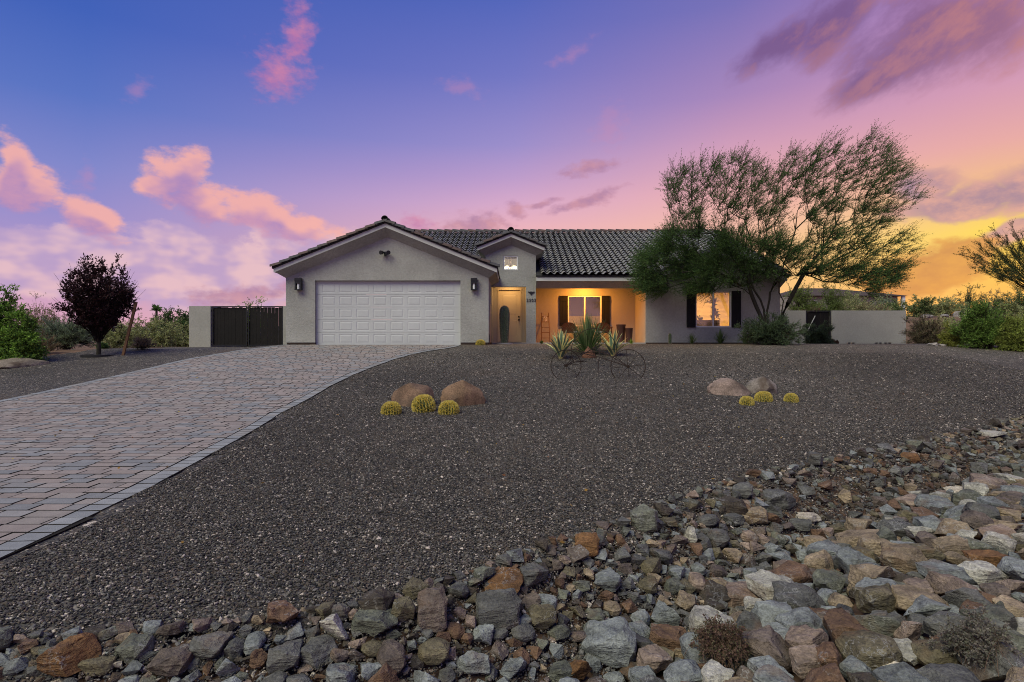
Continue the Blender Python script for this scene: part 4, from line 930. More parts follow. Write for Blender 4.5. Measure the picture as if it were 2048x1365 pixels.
vent = [(rx(a), rx(b), vz[0], vz[1]) for a, b in ((1694.6, 1701), (1702.3, 1709.4), (1749.4, 1756), (1757.2, 1764), (1768, 1774.5), (1775.7, 1782.8))]
holes_wall(mb, rx(1664), rx(1812), rz0 - 0.3, rzt, RY, RY + 0.2, vent); mb.box(rx(1812) - 0.2, rx(1812), RY + 0.2, RY + 8, rz0 - 0.3, rzt - 0.002)
o = mb.build('garden_wall', M_blockw); tag(o, 'pale grey stucco garden wall with six drain openings at its foot', 'wall')
mb = MB(); mb.box(wx1 - 0.05, rx(1611.5), RY, RY + 0.2, rz0 - 0.3, rzt); o = mb.build('garden_wall', M_blockw); tag(o, 'short stucco wall between the tree trunks and side gate', 'wall')
gate('side_gate', rx(1612), rx(1663.5), RY + 0.05, rz0 + 0.05, rzt, 1, 8, 'black timber side gate behind the shrub')
o = MB().tube([(rx(1613), RY - 0.1, rz0 + 0.65), (rx(1630), RY - 0.02, rz0 + 1.35)], 0.022, 6).build('stick', M_conc); tag(o, 'pale bare stick leaning on the side gate', 'stick')
# ================================================================== PLANTS: shared growing tools
def unit(v): return v / np.maximum(np.linalg.norm(v, axis=-1, keepdims=True), 1e-9)
def leaf_geo(P, D, L, Wd, fold=0.0):
    """diamond leaves: P base points, D directions, L lengths, Wd widths"""
    n = len(P); rv = unit(rng.normal(size=(n, 3))); S = unit(np.cross(D, rv)); L = np.broadcast_to(np.asarray(L, float).reshape(-1, 1), (n, 1)); Wd = np.broadcast_to(np.asarray(Wd, float).reshape(-1, 1), (n, 1))
    V = np.stack([P, P + D * L * 0.45 + S * Wd * 0.5, P + D * L, P + D * L * 0.45 - S * Wd * 0.5], 1).reshape(-1, 3)
    return V, np.arange(4 * n).reshape(-1, 4)
def twig_geo(P0, P1, r0, r1):
    n = len(P0); d = unit(P1 - P0); a = unit(np.cross(d, unit(rng.normal(size=(n, 3))))); b = np.cross(d, a)
    r0 = np.broadcast_to(np.asarray(r0, float).reshape(-1, 1), (n, 1)); r1 = np.broadcast_to(np.asarray(r1, float).reshape(-1, 1), (n, 1)); V = []
    for P, r in ((P0, r0), (P1, r1)):
        for k in range(3):
            t = 2 * math.pi * k / 3; V.append(P + (a * math.cos(t) + b * math.sin(t)) * r)
    V = np.stack(V, 1).reshape(-1, 3); i = (np.arange(n) * 6)[:, None, None]
    return V, (np.array([[0, 1, 4, 3], [1, 2, 5, 4], [2, 0, 3, 5]])[None] + i).reshape(-1, 4)
def merge(geos):
    V, Fc, C, o = [], [], [], 0
    for v, f, c in geos:
        V.append(v); Fc.append(f + o); C.append(np.broadcast_to(c, (len(v), 3))); o += len(v)
    return np.concatenate(V), np.concatenate(Fc), np.concatenate(C)
def pal(n, cols, k=4, jit=0.25):
    c = np.array(cols)[rng.integers(0, len(cols), n)] * rng.uniform(1 - jit, 1 + jit, (n, 1)); return np.repeat(c, k, 0)
def sprays(starts, dirs, ntw, tl, nl, LL, LW, cols, twc=(0.05, 0.04, 0.025), spread=0.6, lspread=0.9, rtw=0.004):
    S = np.repeat(starts, ntw, 0); D = unit(np.repeat(dirs, ntw, 0) + rng.normal(0, spread, (len(starts) * ntw, 3))); ln = tl * rng.uniform(0.5, 1.15, (len(S), 1)); E = S + D * ln
    tg = twig_geo(S, E, rtw, rtw * 0.4)
    u = rng.uniform(0.12, 1.0, (len(S), nl, 1)); P = (S[:, None] + (E - S)[:, None] * u).reshape(-1, 3); LD = unit(np.repeat(D, nl, 0) + rng.normal(0, lspread, (len(P), 3)))
    lg = leaf_geo(P, LD, LL * rng.uniform(0.6, 1.3, len(P)), LW * rng.uniform(0.7, 1.2, len(P)))
    return [(tg[0], tg[1], np.array(twc)), (lg[0], lg[1], pal(len(P), cols))]
def ell_targets(n, c, rx, ry, rz, lo=0.55, gap=0.3, flat=-0.4, seed=0):
    out = []
    while len(out) < n:
        d = unit(rng.normal(size=3)); 
        if d[2] < flat: continue
        q = 1 + gap * mnoise.noise(Vector(d * 2.2) + Vector((seed, 0, 0)))
        out.append(np.array(c) + d * np.array((rx, ry, rz)) * q * rng.uniform(lo, 1.0) ** 0.6)
    return np.array(out)
def shrub(name, base, targets, lab, cat, cols, ntw=5, tl=0.3, nl=10, LL=0.05, LW=0.016, stemc=(0.05, 0.04, 0.028), r=0.012, bend=0.55, spread=0.6, group=None, lspread=0.9, trunk=None, wind=(0, 0, 0.2), along=0.4, nst=2, rtw=0.004):
    base = np.array(base, float); t = empty(name, tuple(base), lab, cat, group)
    fork = base.copy()
    if trunk: fork = base + np.array((trunk[2] if len(trunk) > 2 else 0, 0, trunk[0]))
    n = len(targets); b = fork + rng.normal(0, 0.03 if trunk else 0.08, (n, 3)) * np.array((1, 1, 0.1)); dist = np.linalg.norm(targets - b, axis=1, keepdims=True)
    c = b + (targets - b) * np.array((0.25, 0.25, 0.0)) + np.array((0, 0, 1)) * dist * bend; ts = np.linspace(0, 1, 6)
    pl = np.stack([(1 - u) ** 2 * b + 2 * u * (1 - u) * c + u * u * targets for u in ts], 1)
    g = []
    for k in range(5):
        v, f = twig_geo(pl[:, k], pl[:, k + 1], r * (1 - ts[k] * 0.8), r * (1 - ts[k + 1] * 0.8)); g.append((v, f, np.array(stemc)))
    if trunk:
        tb = MB(); tb.tube([tuple(base - np.array((0, 0, 0.1))), tuple(base * 0.5 + fork * 0.5 + np.array((0.01, 0, 0))), tuple(fork + np.array((0, 0, 0.12)))], [trunk[1] * 1.25, trunk[1], trunk[1] * 0.85], 8)
        tr = tb.build('trunk', M_barkt, t, 50)
    V, Fc, C = merge(g); sm = link('branches' if trunk else 'stems', npmesh('stems', V - base, Fc, C), tr if trunk else t, M_bark)
    st, dr = [], []
    for k in range(nst):
        u = rng.uniform(along, 1, (n, 1)); p = (1 - u) ** 2 * b + 2 * u * (1 - u) * c + u * u * targets; st.append(p); dr.append(unit(targets - c) * 0.8 + np.array(wind))
    V, Fc, C = merge(sprays(np.concatenate(st), np.concatenate(dr), ntw, tl, nl, LL, LW, cols, stemc, spread, lspread, rtw))
    link('crown' if trunk else 'foliage', npmesh('foliage', V - base, Fc, C), t, M_leaf)
    return t
GR = [(0.055, 0.085, 0.02), (0.075, 0.11, 0.025), (0.04, 0.07, 0.018)]
def G(px, py): return ground_at(px, py)
def at(px, D): x = (px - 1024) * D / F; return Vector((x, D, Tz(x, D)))
def bush(name, px, D, wpx, ytop, lab, cols, n=60, base=None, flat=-0.6, ry=None, gap=0.35, lo=0.45, **kw):
    b = at(px, D) if base is None else base; rx = wpx * D / F / 2; top = CZ + (682 - ytop) * D / F; h = max(top - b.z, 0.2)
    tg = ell_targets(n, (b.x, b.y, b.z + h * 0.34), rx, ry or rx * 0.8, h * 0.64, lo, gap, flat - 0.25, seed=px)
    tg[:, 2] = np.maximum(tg[:, 2], b.z + 0.05)
    kw.setdefault('tl', h * 0.2); kw.setdefault('r', 0.008 + h * 0.004)
    return shrub(name, b, tg, lab, kw.pop('cat', 'shrub'), cols, **kw)

# ------------------------------------------------------------------ palo verde before the bedroom wing
def palo_verde():
    D = 20.6; b0 = at(1535, D); P = lambda px, py, dd=0.0: np.array(W(px, py, D + dd))
    t = empty('palo_verde_tree', tuple(b0), 'large windswept palo verde tree with several trunks in front of the house', 'tree')
    nodes, par = [], []
    def chain(pts, start=None):
        prev = start
        for p in pts:
            nodes.append(np.array(p)); par.append(-1 if prev is None else prev); prev = len(nodes) - 1
        return prev
    ba = P(1531, 692); bb = P(1552, 692, 0.05)
    a1 = chain([ba, P(1530, 660), P(1524, 636), P(1512, 612), P(1503, 592), P(1499, 572), P(1494, 550), P(1484, 528, -0.2), P(1470, 506, -0.3), P(1455, 480, -0.4), P(1440, 450, -0.5)])
    k = 2
    c1 = chain([P(1529, 620, 0.1), P(1521, 600, 0.15), P(1506, 578, 0.2), P(1500, 556, 0.4), P(1505, 520, 0.6), P(1500, 480, 0.7), P(1490, 440, 0.8)], 1)
    c2 = chain([P(1534, 622), P(1538, 600), P(1541, 585), P(1552, 566), P(1560, 552), P(1568, 530), P(1578, 500), P(1590, 460), P(1596, 420)], 1)
    a2 = chain([bb, P(1556, 662), P(1563, 636), P(1576, 606), P(1590, 578), P(1608, 548), P(1628, 520), P(1650, 490), P(1672, 450), P(1690, 410)])
    c3 = chain([P(1566, 602, -0.05), P(1559, 585, -0.1), P(1558, 566, -0.1), P(1545, 545, -0.2), P(1530, 520, -0.3), P(1520, 480, -0.5)], len(nodes) - 8)
    c4 = chain([P(1630, 545, 0.2), P(1670, 520, 0.4), P(1710, 500, 0.5), P(1750, 480, 0.6)], len(nodes) - 6 - 5)
    c5 = chain([P(1470, 560, -0.5), P(1435, 545, -0.9), P(1400, 540, -1.1), P(1365, 545, -1.2)], 6)
    nt = len(nodes)
    polyA = [(1345, 470), (1330, 420), (1335, 385), (1325, 350), (1400, 325), (1470, 318), (1508, 308), (1530, 345), (1552, 350), (1570, 300), (1600, 320), (1655, 272), (1700, 300), (1745, 266), (1780, 292), (1800, 330), (1838, 395), (1810, 440), (1825, 490), (1808, 545), (1780, 575), (1700, 565), (1640, 545), (1560, 520), (1480, 500)]
    polyB = [(1290, 575), (1292, 520), (1320, 465), (1400, 455), (1500, 480), (1600, 500), (1620, 545), (1560, 560), (1500, 570), (1440, 585), (1380, 580), (1320, 590)]
    polyC = [(1600, 535), (1800, 530), (1795, 575), (1740, 590), (1660, 565), (1610, 560)]
    def inside(p, poly):
        c = False; j = len(poly) - 1
        for i in range(len(poly)):
            (xi, yi), (xj, yj) = poly[i], poly[j]
            if (yi > p[1]) != (yj > p[1]) and p[0] < (xj - xi) * (p[1] - yi) / (yj - yi) + xi: c = not c
            j = i
        return c
    def samp(n, poly, dy):
        out = []
        xs = [q[0] for q in poly]; ys = [q[1] for q in poly]
        while len(out) < n:
            p = (rng.uniform(min(xs), max(xs)), rng.uniform(min(ys), max(ys)))
            if inside(p, poly) and mnoise.noise(Vector((p[0] * 0.018, p[1] * 0.012, 3))) > -0.42: out.append(P(p[0], p[1], rng.uniform(-dy, dy * 0.7)))
        return out
    tg = samp(900, polyA, 2.3) + samp(430, polyB, 1.6) + samp(110, polyC, 1.4)
    tr0 = np.array(nodes); tg.sort(key=lambda q: np.min(np.linalg.norm(tr0 - q, axis=1))); tips = []
    root = P(1535, 640)
    arr = np.zeros((20000, 3)); arr[:nt] = tr0; cnt_ = nt
    for q in tg:
        A = arr[:cnt_]; d = q - A; L = np.linalg.norm(d, axis=1); out = unit(A - root); al = np.sum(out * d, 1) / np.maximum(L, 1e-6)
        cost = L * (1.0 + 0.9 * (1 - al)) + 0.12 * np.linalg.norm(A - root, axis=1) * (0.2); cost[:2] = 99; cost[1] = 99
        j = int(np.argmin(cost)); p0 = A[j]; L = np.linalg.norm(q - p0); ns = max(1, int(L / 0.35)); prev = j
        ctrl = p0 + unit((p0 - root)[None])[0] * L * 0.45
        for s_ in range(1, ns + 1):
            u = s_ / ns; p = (1 - u) ** 2 * p0 + 2 * u * (1 - u) * ctrl + u * u * q
            nodes.append(p); par.append(prev); arr[cnt_] = p; prev = cnt_; cnt_ += 1
        tips.append(prev)
    w_ = np.zeros(len(nodes))
    for i in tips:
        w_[i] += 1
    for i in range(len(nodes) - 1, -1, -1):
        if par[i] >= 0: w_[par[i]] += w_[i]
    rad = np.clip(0.0016 * np.maximum(w_, 1) ** 0.6 + 0.0045, 0.005, 0.13); N_ = np.array(nodes)
    # trunks as smooth tubes, twigs as prisms
    tb = MB()
    for s0, e0 in ((0, a1), (a1 + 1, c1), (c1 + 1, c2), (c2 + 1, a2), (a2 + 1, c3), (c3 + 1, c4), (c4 + 1, c5)):
        ids = ([par[s0]] if par[s0] >= 0 else []) + list(range(s0, e0 + 1)); 
        rs = [min(rad[i], rad[s0] * 1.02) for i in ids]; pts_ = [N_[i] + (np.array((0.02 * math.sin(i * 2.1), 0, 0)) if i > 0 else 0) for i in ids]
        tb.tube(pts_, rs, 8)
    tr = tb.build('trunk', M_barkt, t, 60)
    ids = np.arange(nt, len(nodes)); pa = np.array(par)[ids]
    v, f = twig_geo(N_[pa], N_[ids], np.minimum(rad[pa], rad[ids] * 1.35), rad[ids]); link('branches', npmesh('branches', v - np.array(b0), f, np.tile((0.035, 0.035, 0.02), (len(v), 1))), tr, M_bark)
    ti = np.array(tips); S = N_[ti]; pd = unit(S - N_[np.array(par)[ti]]); out = unit(S - P(1535, 590))
    left = np.clip((P(1480, 0)[0] - S[:, 0]) / 1.5, 0, 1)[:, None] * np.clip((P(0, 490)[2] - S[:, 2]) / 0.5 + 0.5, 0, 1)[:, None]
    wind = np.array((0.75, 0, 0.35)) * (1 - left) + np.array((-0.75, -0.15, -0.12)) * left
    dr = out * 0.45 + pd * 0.25 + wind
    cols = [(0.085, 0.16, 0.035), (0.065, 0.125, 0.028), (0.12, 0.19, 0.05), (0.07, 0.14, 0.04)]
    g = sprays(S, dr, 6, 0.66, 17, 0.052, 0.014, cols, (0.03, 0.035, 0.018), 0.42, 0.6, 0.0035)
    k2 = N_[np.array(par)[ti]]; g += sprays(k2, dr, 3, 0.5, 14, 0.056, 0.015, cols, (0.03, 0.035, 0.018), 0.45, 0.6, 0.004)
    pick = rng.choice(np.arange(nt, len(nodes)), 1300, replace=False); pp = N_[pick]; g += sprays(pp, unit(pp - N_[np.array(par)[pick]]) * 0.7 + np.array((0.25, 0, 0.25)), 3, 0.42, 13, 0.055, 0.015, cols, (0.03, 0.035, 0.018), 0.5, 0.6, 0.003)
    lowi = left[:, 0] > 0.3; g += sprays(S[lowi], dr[lowi], 10, 0.78, 17, 0.06, 0.016, cols, (0.03, 0.035, 0.018), 0.34, 0.5, 0.0035)
    V, Fc, C = merge(g); link('crown', npmesh('crown', V - np.array(b0), Fc, C), t, M_leaf)
palo_verde()
# ------------------------------------------------------------------ purple leaf plum, its basin and stake
pb_ = G(197, 712); D_ = pb_.y; kk = D_ / F
tg = ell_targets(175, (pb_.x + 0.03, pb_.y, CZ + (682 - 582) * kk), 82 * kk, 74 * kk, 76 * kk, 0.3, 0.35, -0.6, 4)
PUR = [(0.032, 0.014, 0.016), (0.045, 0.018, 0.02), (0.024, 0.014, 0.015), (0.07, 0.026, 0.026)]
shrub('plum_tree', pb_, tg, 'young purple leaf plum tree in the gravel left of the driveway', 'tree', PUR, 6, 0.28, 12, 0.058, 0.032, (0.02, 0.014, 0.012), 0.014, 0.25, 0.7, trunk=(0.42, 0.055), wind=(0, 0, 0.45), nst=3)
mb = MB(); mb.lathe((pb_.x, pb_.y, pb_.z), [(0.42, -0.05), (0.42, 0.035), (0.36, 0.045), (0.33, -0.01), (0.0, -0.012)], 28); o = mb.build('tree_basin', M_under, None, 40); tag(o, 'dark round basin around the foot of the purple plum tree', 'basin')
p0 = G(243, 712); mb = MB(); q = W(271, 604, p0.y + 0.1); mb.prism([Vector(p0) + Vector((-0.035, 0, -0.1)), Vector(p0) + Vector((0.035, 0, -0.1)), Vector(p0) + Vector((0.035, 0.05, -0.1)), Vector(p0) + Vector((-0.035, 0.05, -0.1))], q - Vector(p0) + Vector((0, 0, 0.1)))
o = mb.build('wooden_stake', M_wood); tag(o, 'brown wooden stake leaning beside the plum tree', 'stake')
# ------------------------------------------------------------------ shrubs on the left
LIME = [(0.2155, 0.3665, 0.0538), (0.1617, 0.2803, 0.043), (0.2803, 0.4312, 0.0757), (0.1078, 0.2155, 0.0388)]
OLV = [(0.3805, 0.3996, 0.1715), (0.3237, 0.3426, 0.1334), (0.4567, 0.4379, 0.2094), (0.2664, 0.3045, 0.1141)]
GRY = [(0.2791, 0.3449, 0.2135), (0.3284, 0.3941, 0.2464), (0.197, 0.2628, 0.1478)]
BRN = [(0.311, 0.2333, 0.1399), (0.2644, 0.2177, 0.1244), (0.3732, 0.2644, 0.1555), (0.2177, 0.2333, 0.0934)]
DKG = [(0.0702, 0.1288, 0.0421), (0.1054, 0.1756, 0.0468), (0.0586, 0.1054, 0.035)]
TAN = [(0.30, 0.22, 0.13), (0.24, 0.17, 0.10), (0.20, 0.16, 0.09)]
bush('leafy_bush', -6, 15.2, 70, 540, 'tall bright green leafy bush cut by the left picture edge', LIME, 130, ry=0.5, LL=0.07, LW=0.035, ntw=6, tl=0.25, nl=12, flat=-0.5, spread=0.8)
bush('leafy_bush', 42, 15.0, 82, 606, 'round bright green leafy bush in front of the tall one', LIME, 150, LL=0.06, LW=0.03, ntw=6, tl=0.22, nl=12, flat=-0.6, spread=0.8)
bush('broom_shrub', 133, 18.4, 130, 640, 'grey green broom shrub behind the purple plum tree', GRY, 130, ntw=6, tl=0.4, nl=9, LL=0.09, LW=0.012, spread=0.25, lspread=0.3, wind=(0, 0, 0.8))
bush('mesquite_bush', 75, 30, 80, 594, 'loose brownish mesquite behind the green bushes', BRN + OLV[:2], 80, ntw=5, LL=0.09, LW=0.03, nl=9)
bush('mesquite_bush', 112, 27, 70, 618, 'low brown mesquite behind the broom shrub', BRN, 60, ntw=5, LL=0.09, LW=0.03, nl=9)
bush('creosote_bush', 232, 23, 110, 642, 'olive creosote bush just behind the leaning stake', OLV, 110, ntw=6, LL=0.08, LW=0.025, nl=10)
bush('creosote_bush', 300, 26, 140, 632, 'wide olive creosote bush left of the block wall end', OLV, 150, ntw=6, LL=0.09, LW=0.028, nl=10)
bush('creosote_bush', 362, 29, 80, 640, 'small olive bush touching the block wall end', OLV + DKG[:1], 70, ntw=5, LL=0.09, LW=0.03, nl=10)
bush('dark_tree', 338, 52, 46, 612, 'dark green tree above the olive bushes', DKG, 80, LL=0.16, LW=0.08, nl=10, cat='tree', trunk=(1.2, 0.1))
bush('dark_tree', 372, 50, 40, 616, 'dark green tree partly behind the block wall end', DKG, 70, LL=0.16, LW=0.08, nl=10, cat='tree', trunk=(1.2, 0.1))
for px, py, wp, yt, lab in ((88, 706, 56, 668, 'tan dry grass clump at the foot of the broom shrub'), (58, 712, 40, 690, 'small tan dry grass clump beside the green bushes'), (284, 700, 40, 680, 'tan dry grass clump below the wide olive bush')):
    g_ = G(px, py); bush('grass_clump', px, g_.y, wp, yt, lab, TAN, 70, base=g_, ntw=3, tl=0.16, nl=4, LL=0.12, LW=0.012, spread=0.2, lspread=0.2, wind=(0, 0, 0.8), cat='grass', r=0.004, bend=0.4, rtw=0.002)
bush('green_shrub', 283, 21, 30, 684, 'small dark green shrub near the dry grass clump', DKG, 40, LL=0.06, LW=0.025)
bush('green_shrub', 205, 18.5, 22, 690, 'small dark green tuft right of the plum trunk', DKG, 30, LL=0.06, LW=0.02)
bush('garden_shrub', 500, 28, 80, 597, 'yellow green shrub top showing over the double gate', LIME[:2] + OLV[:1], 70, LL=0.1, LW=0.05, nl=9)
# fan palm far off
fp = at(313, 120); t = empty('fan_palm', tuple(fp), 'tiny fan palm far off above the olive bushes', 'palm tree'); top = W(313, 618, 120)
MB().tube([tuple(fp), tuple(top)], [0.3, 0.22], 8).build('trunk', M_barkt, t, 40)
aa = rng.uniform(0, 6.28, 60); ee = rng.uniform(-0.5, 1.2, 60); dd = np.stack([np.cos(aa) * np.cos(ee), np.sin(aa) * np.cos(ee), np.sin(ee)], 1)
v, f = leaf_geo(np.tile(np.array(top), (60, 1)), dd, 1.3 * rng.uniform(0.8, 1.1, 60), 0.4); link('crown', npmesh('crown', v - np.array(fp), f, pal(60, DKG)), t, M_leaf)
# ------------------------------------------------------------------ shrubs on the right
b_ = G(1541, 690); bush('desert_shrub', 1541, b_.y, 132, 634, 'wide grey green shrub around the palo verde trunks', [(0.085, 0.13, 0.06), (0.11, 0.155, 0.08), (0.065, 0.10, 0.045)], 230, base=b_, ntw=7, tl=0.24, nl=12, LL=0.06, LW=0.014, spread=0.35, lspread=0.5, wind=(0, 0, 0.5), flat=-0.6)
bush('desert_shrub', 1637, 24.5, 58, 648, 'small grey green shrub in front of the side gate', [(0.075, 0.115, 0.06), (0.095, 0.13, 0.075), (0.055, 0.085, 0.04)], 110, ntw=7, tl=0.24, nl=12, LL=0.065, LW=0.015, spread=0.35, lspread=0.5, wind=(0, 0, 0.5), flat=-0.6)
bush('red_succulent', 1666, 25.2, 20, 678, 'small reddish plant at the corner of the garden wall', [(0.10, 0.04, 0.03), (0.07, 0.05, 0.03)], 30, LL=0.05, LW=0.03, tl=0.1)
def tuft(name, base, h, spread, n, lab, cat, cols, wd=0.012, droop=0.35, part='blades'):
    t = empty(name, tuple(base), lab, cat); ang = rng.uniform(0, 6.28, n); tilt = np.abs(rng.normal(0, spread, n)).clip(0, 1.35); L = h * rng.uniform(0.75, 1.1, n)
    d = np.stack([np.sin(tilt) * np.cos(ang), np.sin(tilt) * np.sin(ang), np.cos(tilt)], 1); hz = np.stack([np.cos(ang), np.sin(ang), 0 * ang], 1); side = np.stack([-np.sin(ang), np.cos(ang), 0 * ang], 1); V = []
    ts = np.linspace(0, 1, 5)
    for u in ts:
        p = np.array(base) + d * (L * u)[:, None] + (hz * 0.35 - np.array((0, 0, 0.5))) * (droop * L * u * u * np.sin(tilt))[:, None]; ww_ = wd * (1 - u) ** 0.7 + 0.001
        V += [p - side * ww_, p + side * ww_]
    V = np.stack(V, 1); i = (np.arange(n) * 10)[:, None, None]; Fc = (np.array([[2 * k, 2 * k + 1, 2 * k + 3, 2 * k + 2] for k in range(4)])[None] + i).reshape(-1, 4)
    link(part, npmesh(part, V.reshape(-1, 3) - np.array(base), Fc, pal(n, cols, 10)), t, M_leaf); return t
YUC = [(0.0975, 0.1625, 0.0488), (0.1463, 0.2113, 0.0731), (0.0731, 0.13, 0.0406), (0.26, 0.2925, 0.13)]
for px, hh, lab in ((1384, 0.42, 'small spiky grass tuft left of the bedroom window shutters'), (1441, 0.55, 'larger spiky grass tuft under the bedroom window'), (1490, 0.42, 'small spiky grass tuft beside the wide grey green shrub')):
    g_ = at(px, 21.2); tuft('yucca_tuft', g_, hh, 0.55 if hh < 0.5 else 0.62, 130 if hh < 0.5 else 200, lab, 'yucca', YUC[:3], 0.008)
yb = G(1183, 716); tuft('desert_spoon', yb + Vector((0, 0.9, 0.05)), 1.18, 0.68, 760, 'large spiky desert spoon between the two variegated agaves', 'desert spoon', YUC, 0.011, 0.1)
tuft('green_succulent', at(1083, 21.3), 0.16, 1.0, 60, 'low dark green succulent at the entry pier', 'succulent', DKG, 0.02); tuft('green_succulent', at(1262, 21.4), 0.2, 0.9, 60, 'low yellow green succulent below the tall pots', 'succulent', LIME[:2], 0.02)
R_ = lambda px, D, wp, yt, lab, cols, n=90, nm='creosote_bush', **k: bush(nm, px, D, wp, yt, lab, cols, n, **k)
R_(1853, 23, 84, 626, 'brownish creosote bush beside the end of the garden wall', BRN, 140, ntw=6, LL=0.06, LW=0.016, nl=10, spread=0.4, wind=(0, 0, 0.4))
R_(1905, 19.3, 42, 646, 'small yellow green bush in front of the brown creosote', [(0.31, 0.32, 0.06), (0.25, 0.27, 0.06)], 90, ntw=6, LL=0.05, LW=0.018, nl=12, base=G(1903, 693))
R_(1966, 18.6, 80, 604, 'tall fresh green bush at the right gravel edge', [(0.14, 0.24, 0.045), (0.11, 0.20, 0.035), (0.19, 0.28, 0.06)], 190, nm='leafy_bush', ntw=7, LL=0.07, LW=0.02, nl=12, base=G(1964, 697), spread=0.4, wind=(0, 0, 0.6), flat=-0.4)
R_(2035, 18.0, 66, 628, 'yellow green bush cut by the right picture edge', [(0.27, 0.31, 0.06), (0.21, 0.26, 0.055)], 130, nm='leafy_bush', ntw=6, LL=0.06, LW=0.02, nl=12, base=G(2032, 702), flat=-0.4)
R_(2012, 22, 60, 640, 'dull green bush between the two bright right bushes', OLV, 90, LL=0.07, LW=0.02)
R_(1930, 21.5, 40, 655, 'pale green bush behind the small yellow green one', [(0.19, 0.25, 0.11), (0.15, 0.21, 0.09)], 70, LL=0.06, LW=0.02)
for px, D, wp, yt, lab, cols in ((1842, 40, 74, 588, 'dark bush on the berm nearest the garden wall', DKG + OLV[:2]), (1895, 44, 80, 592, 'olive bush on the berm under the orange sky', OLV), (1935, 48, 90, 566, 'tall dark bush on the berm left of the palo verde', DKG + BRN[:1]), (1990, 46, 80, 584, 'brown green bush on the berm skyline', BRN + OLV[:2]), (2036, 42, 80, 570, 'dark green bush on the berm at the picture edge', DKG + OLV[:1]), (1870, 50, 60, 600, 'low olive bush between the berm bushes', OLV), (1960, 38, 90, 606, 'low dark bush above the berm stones', DKG + OLV[:1]), (2025, 37, 70, 600, 'low green bush above the berm stones at the picture edge', OLV + DKG[:1]), (1872, 29, 70, 632, 'olive bush behind the brown creosote', OLV), (1935, 30, 90, 628, 'dull green bush behind the pale green one', OLV + GRY[:1]), (1995, 29, 80, 630, 'brown green bush behind the dull green one', BRN + OLV[:1]), (2045, 28, 70, 626, 'olive bush behind the yellow green bush at the picture edge', OLV)):
    R_(px, D, wp, yt, lab, cols, 75, nm='desert_bush', LL=0.13, LW=0.035, nl=9, ntw=5)
for px, D, wp, yt, lab, cols in ((1602, 33, 70, 566, 'rounded green palo verde behind the short garden wall', [(0.16, 0.21, 0.05), (0.13, 0.17, 0.045)]), (1660, 34, 70, 572, 'green palo verde behind the side gate', [(0.15, 0.20, 0.05), (0.12, 0.16, 0.045)])):
    R_(px, D, wp, yt, lab, cols, 120, nm='palo_verde_tree', LL=0.1, LW=0.03, nl=11, ntw=6, trunk=(0.9, 0.07), cat='tree')
for px, D, wp, yt, lab, cols in ((1700, 36, 60, 590, 'olive bush behind the garden wall near the side gate', OLV + BRN[:1]), (1745, 35, 80, 592, 'brown green bush behind the middle of the garden wall', BRN + OLV[:2]), (1792, 37, 60, 596, 'dark bush behind the garden wall end', DKG + OLV[:2]), (1718, 40, 110, 574, 'tall olive mesquite hiding the neighbouring house front', OLV + DKG[:1]), (1776, 41, 60, 588, 'grey green bush under the end of the neighbouring roof', GRY), (1630, 31, 50, 606, 'rust coloured dry bush behind the side gate', [(0.14, 0.085, 0.05), (0.11, 0.08, 0.045)])):
    R_(px, D, wp, yt, lab, cols, 80, nm='desert_bush', LL=0.1, LW=0.03, nl=9, ntw=5)
# palo verde leaning in from beyond the right picture edge
rb = at(2110, 25); k_ = 25 / F
tgx = np.array([np.array(W(px + rng.normal(0, 6), py + rng.normal(0, 5), 25 + rng.normal(0, 1.2))) for px, py in [(1930, 505), (1945, 488), (1960, 520), (1965, 475), (1985, 500), (1990, 465), (2005, 520), (2010, 480), (2020, 455), (2030, 500), (2040, 470), (1980, 540), (1950, 535), (2000, 545), (2050, 520), (2060, 470), (2080, 500), (2090, 450), (2130, 480), (2030, 540)] * 9])
shrub('palo_verde_tree', rb, tgx, 'palo verde branches reaching in from the right picture edge', 'tree', [(0.06, 0.08, 0.02), (0.08, 0.10, 0.03)], 5, 0.4, 10, 0.07, 0.018, (0.03, 0.028, 0.016), 0.014, 0.2, 0.5, trunk=(1.6, 0.12), wind=(-0.35, 0, 0.35), along=0.7)

# ------------------------------------------------------------------ cacti
GOLD = [(0.80, 0.62, 0.12), (0.68, 0.54, 0.12), (0.82, 0.72, 0.30), (0.60, 0.50, 0.10)]
def ribbed(name, prof, ribs, depth, sp_n, sp_len, cols, skin, wd=0.006, k=None):
    """cactus: ribbed body mesh and a mesh of spines on the rib crests, in local coordinates"""
    t = empty(name); b = MB(); b.lathe((0, 0, 0), prof, ribs * 4, lobes=ribs, depth=depth); bo = b.build('body', skin, t, 60)
    P, D = [], []; zs = np.array([q[1] for q in prof]); rs_ = np.array([q[0] for q in prof]); arc = np.concatenate([[0], np.cumsum(np.hypot(np.diff(zs), np.diff(rs_)))])
    for j in range(ribs):
        a = 2 * math.pi * j / ribs
        for u in np.linspace(0.04, 0.99, sp_n):
            s_ = u * arc[-1]; r = np.interp(s_, arc, rs_); z = np.interp(s_, arc, zs); dz = np.interp(s_ + 0.01, arc, zs) - np.interp(s_ - 0.01, arc, zs); dr = np.interp(s_ + 0.01, arc, rs_) - np.interp(s_ - 0.01, arc, rs_)
            nrm = np.array((dz * math.cos(a), dz * math.sin(a), -dr)); nrm /= max(np.linalg.norm(nrm), 1e-9)
            P.append((r * math.cos(a), r * math.sin(a), z)); D.append(nrm)
    P = np.repeat(np.array(P), 8, 0); D = unit(np.repeat(np.array(D), 8, 0) + rng.normal(0, 0.65, (len(P), 3)))
    v, f = leaf_geo(P, D, sp_len * rng.uniform(0.7, 1.2, len(P)), wd); link('spines', npmesh('spines', v, f, pal(len(P), cols)), t, M_spine); return t
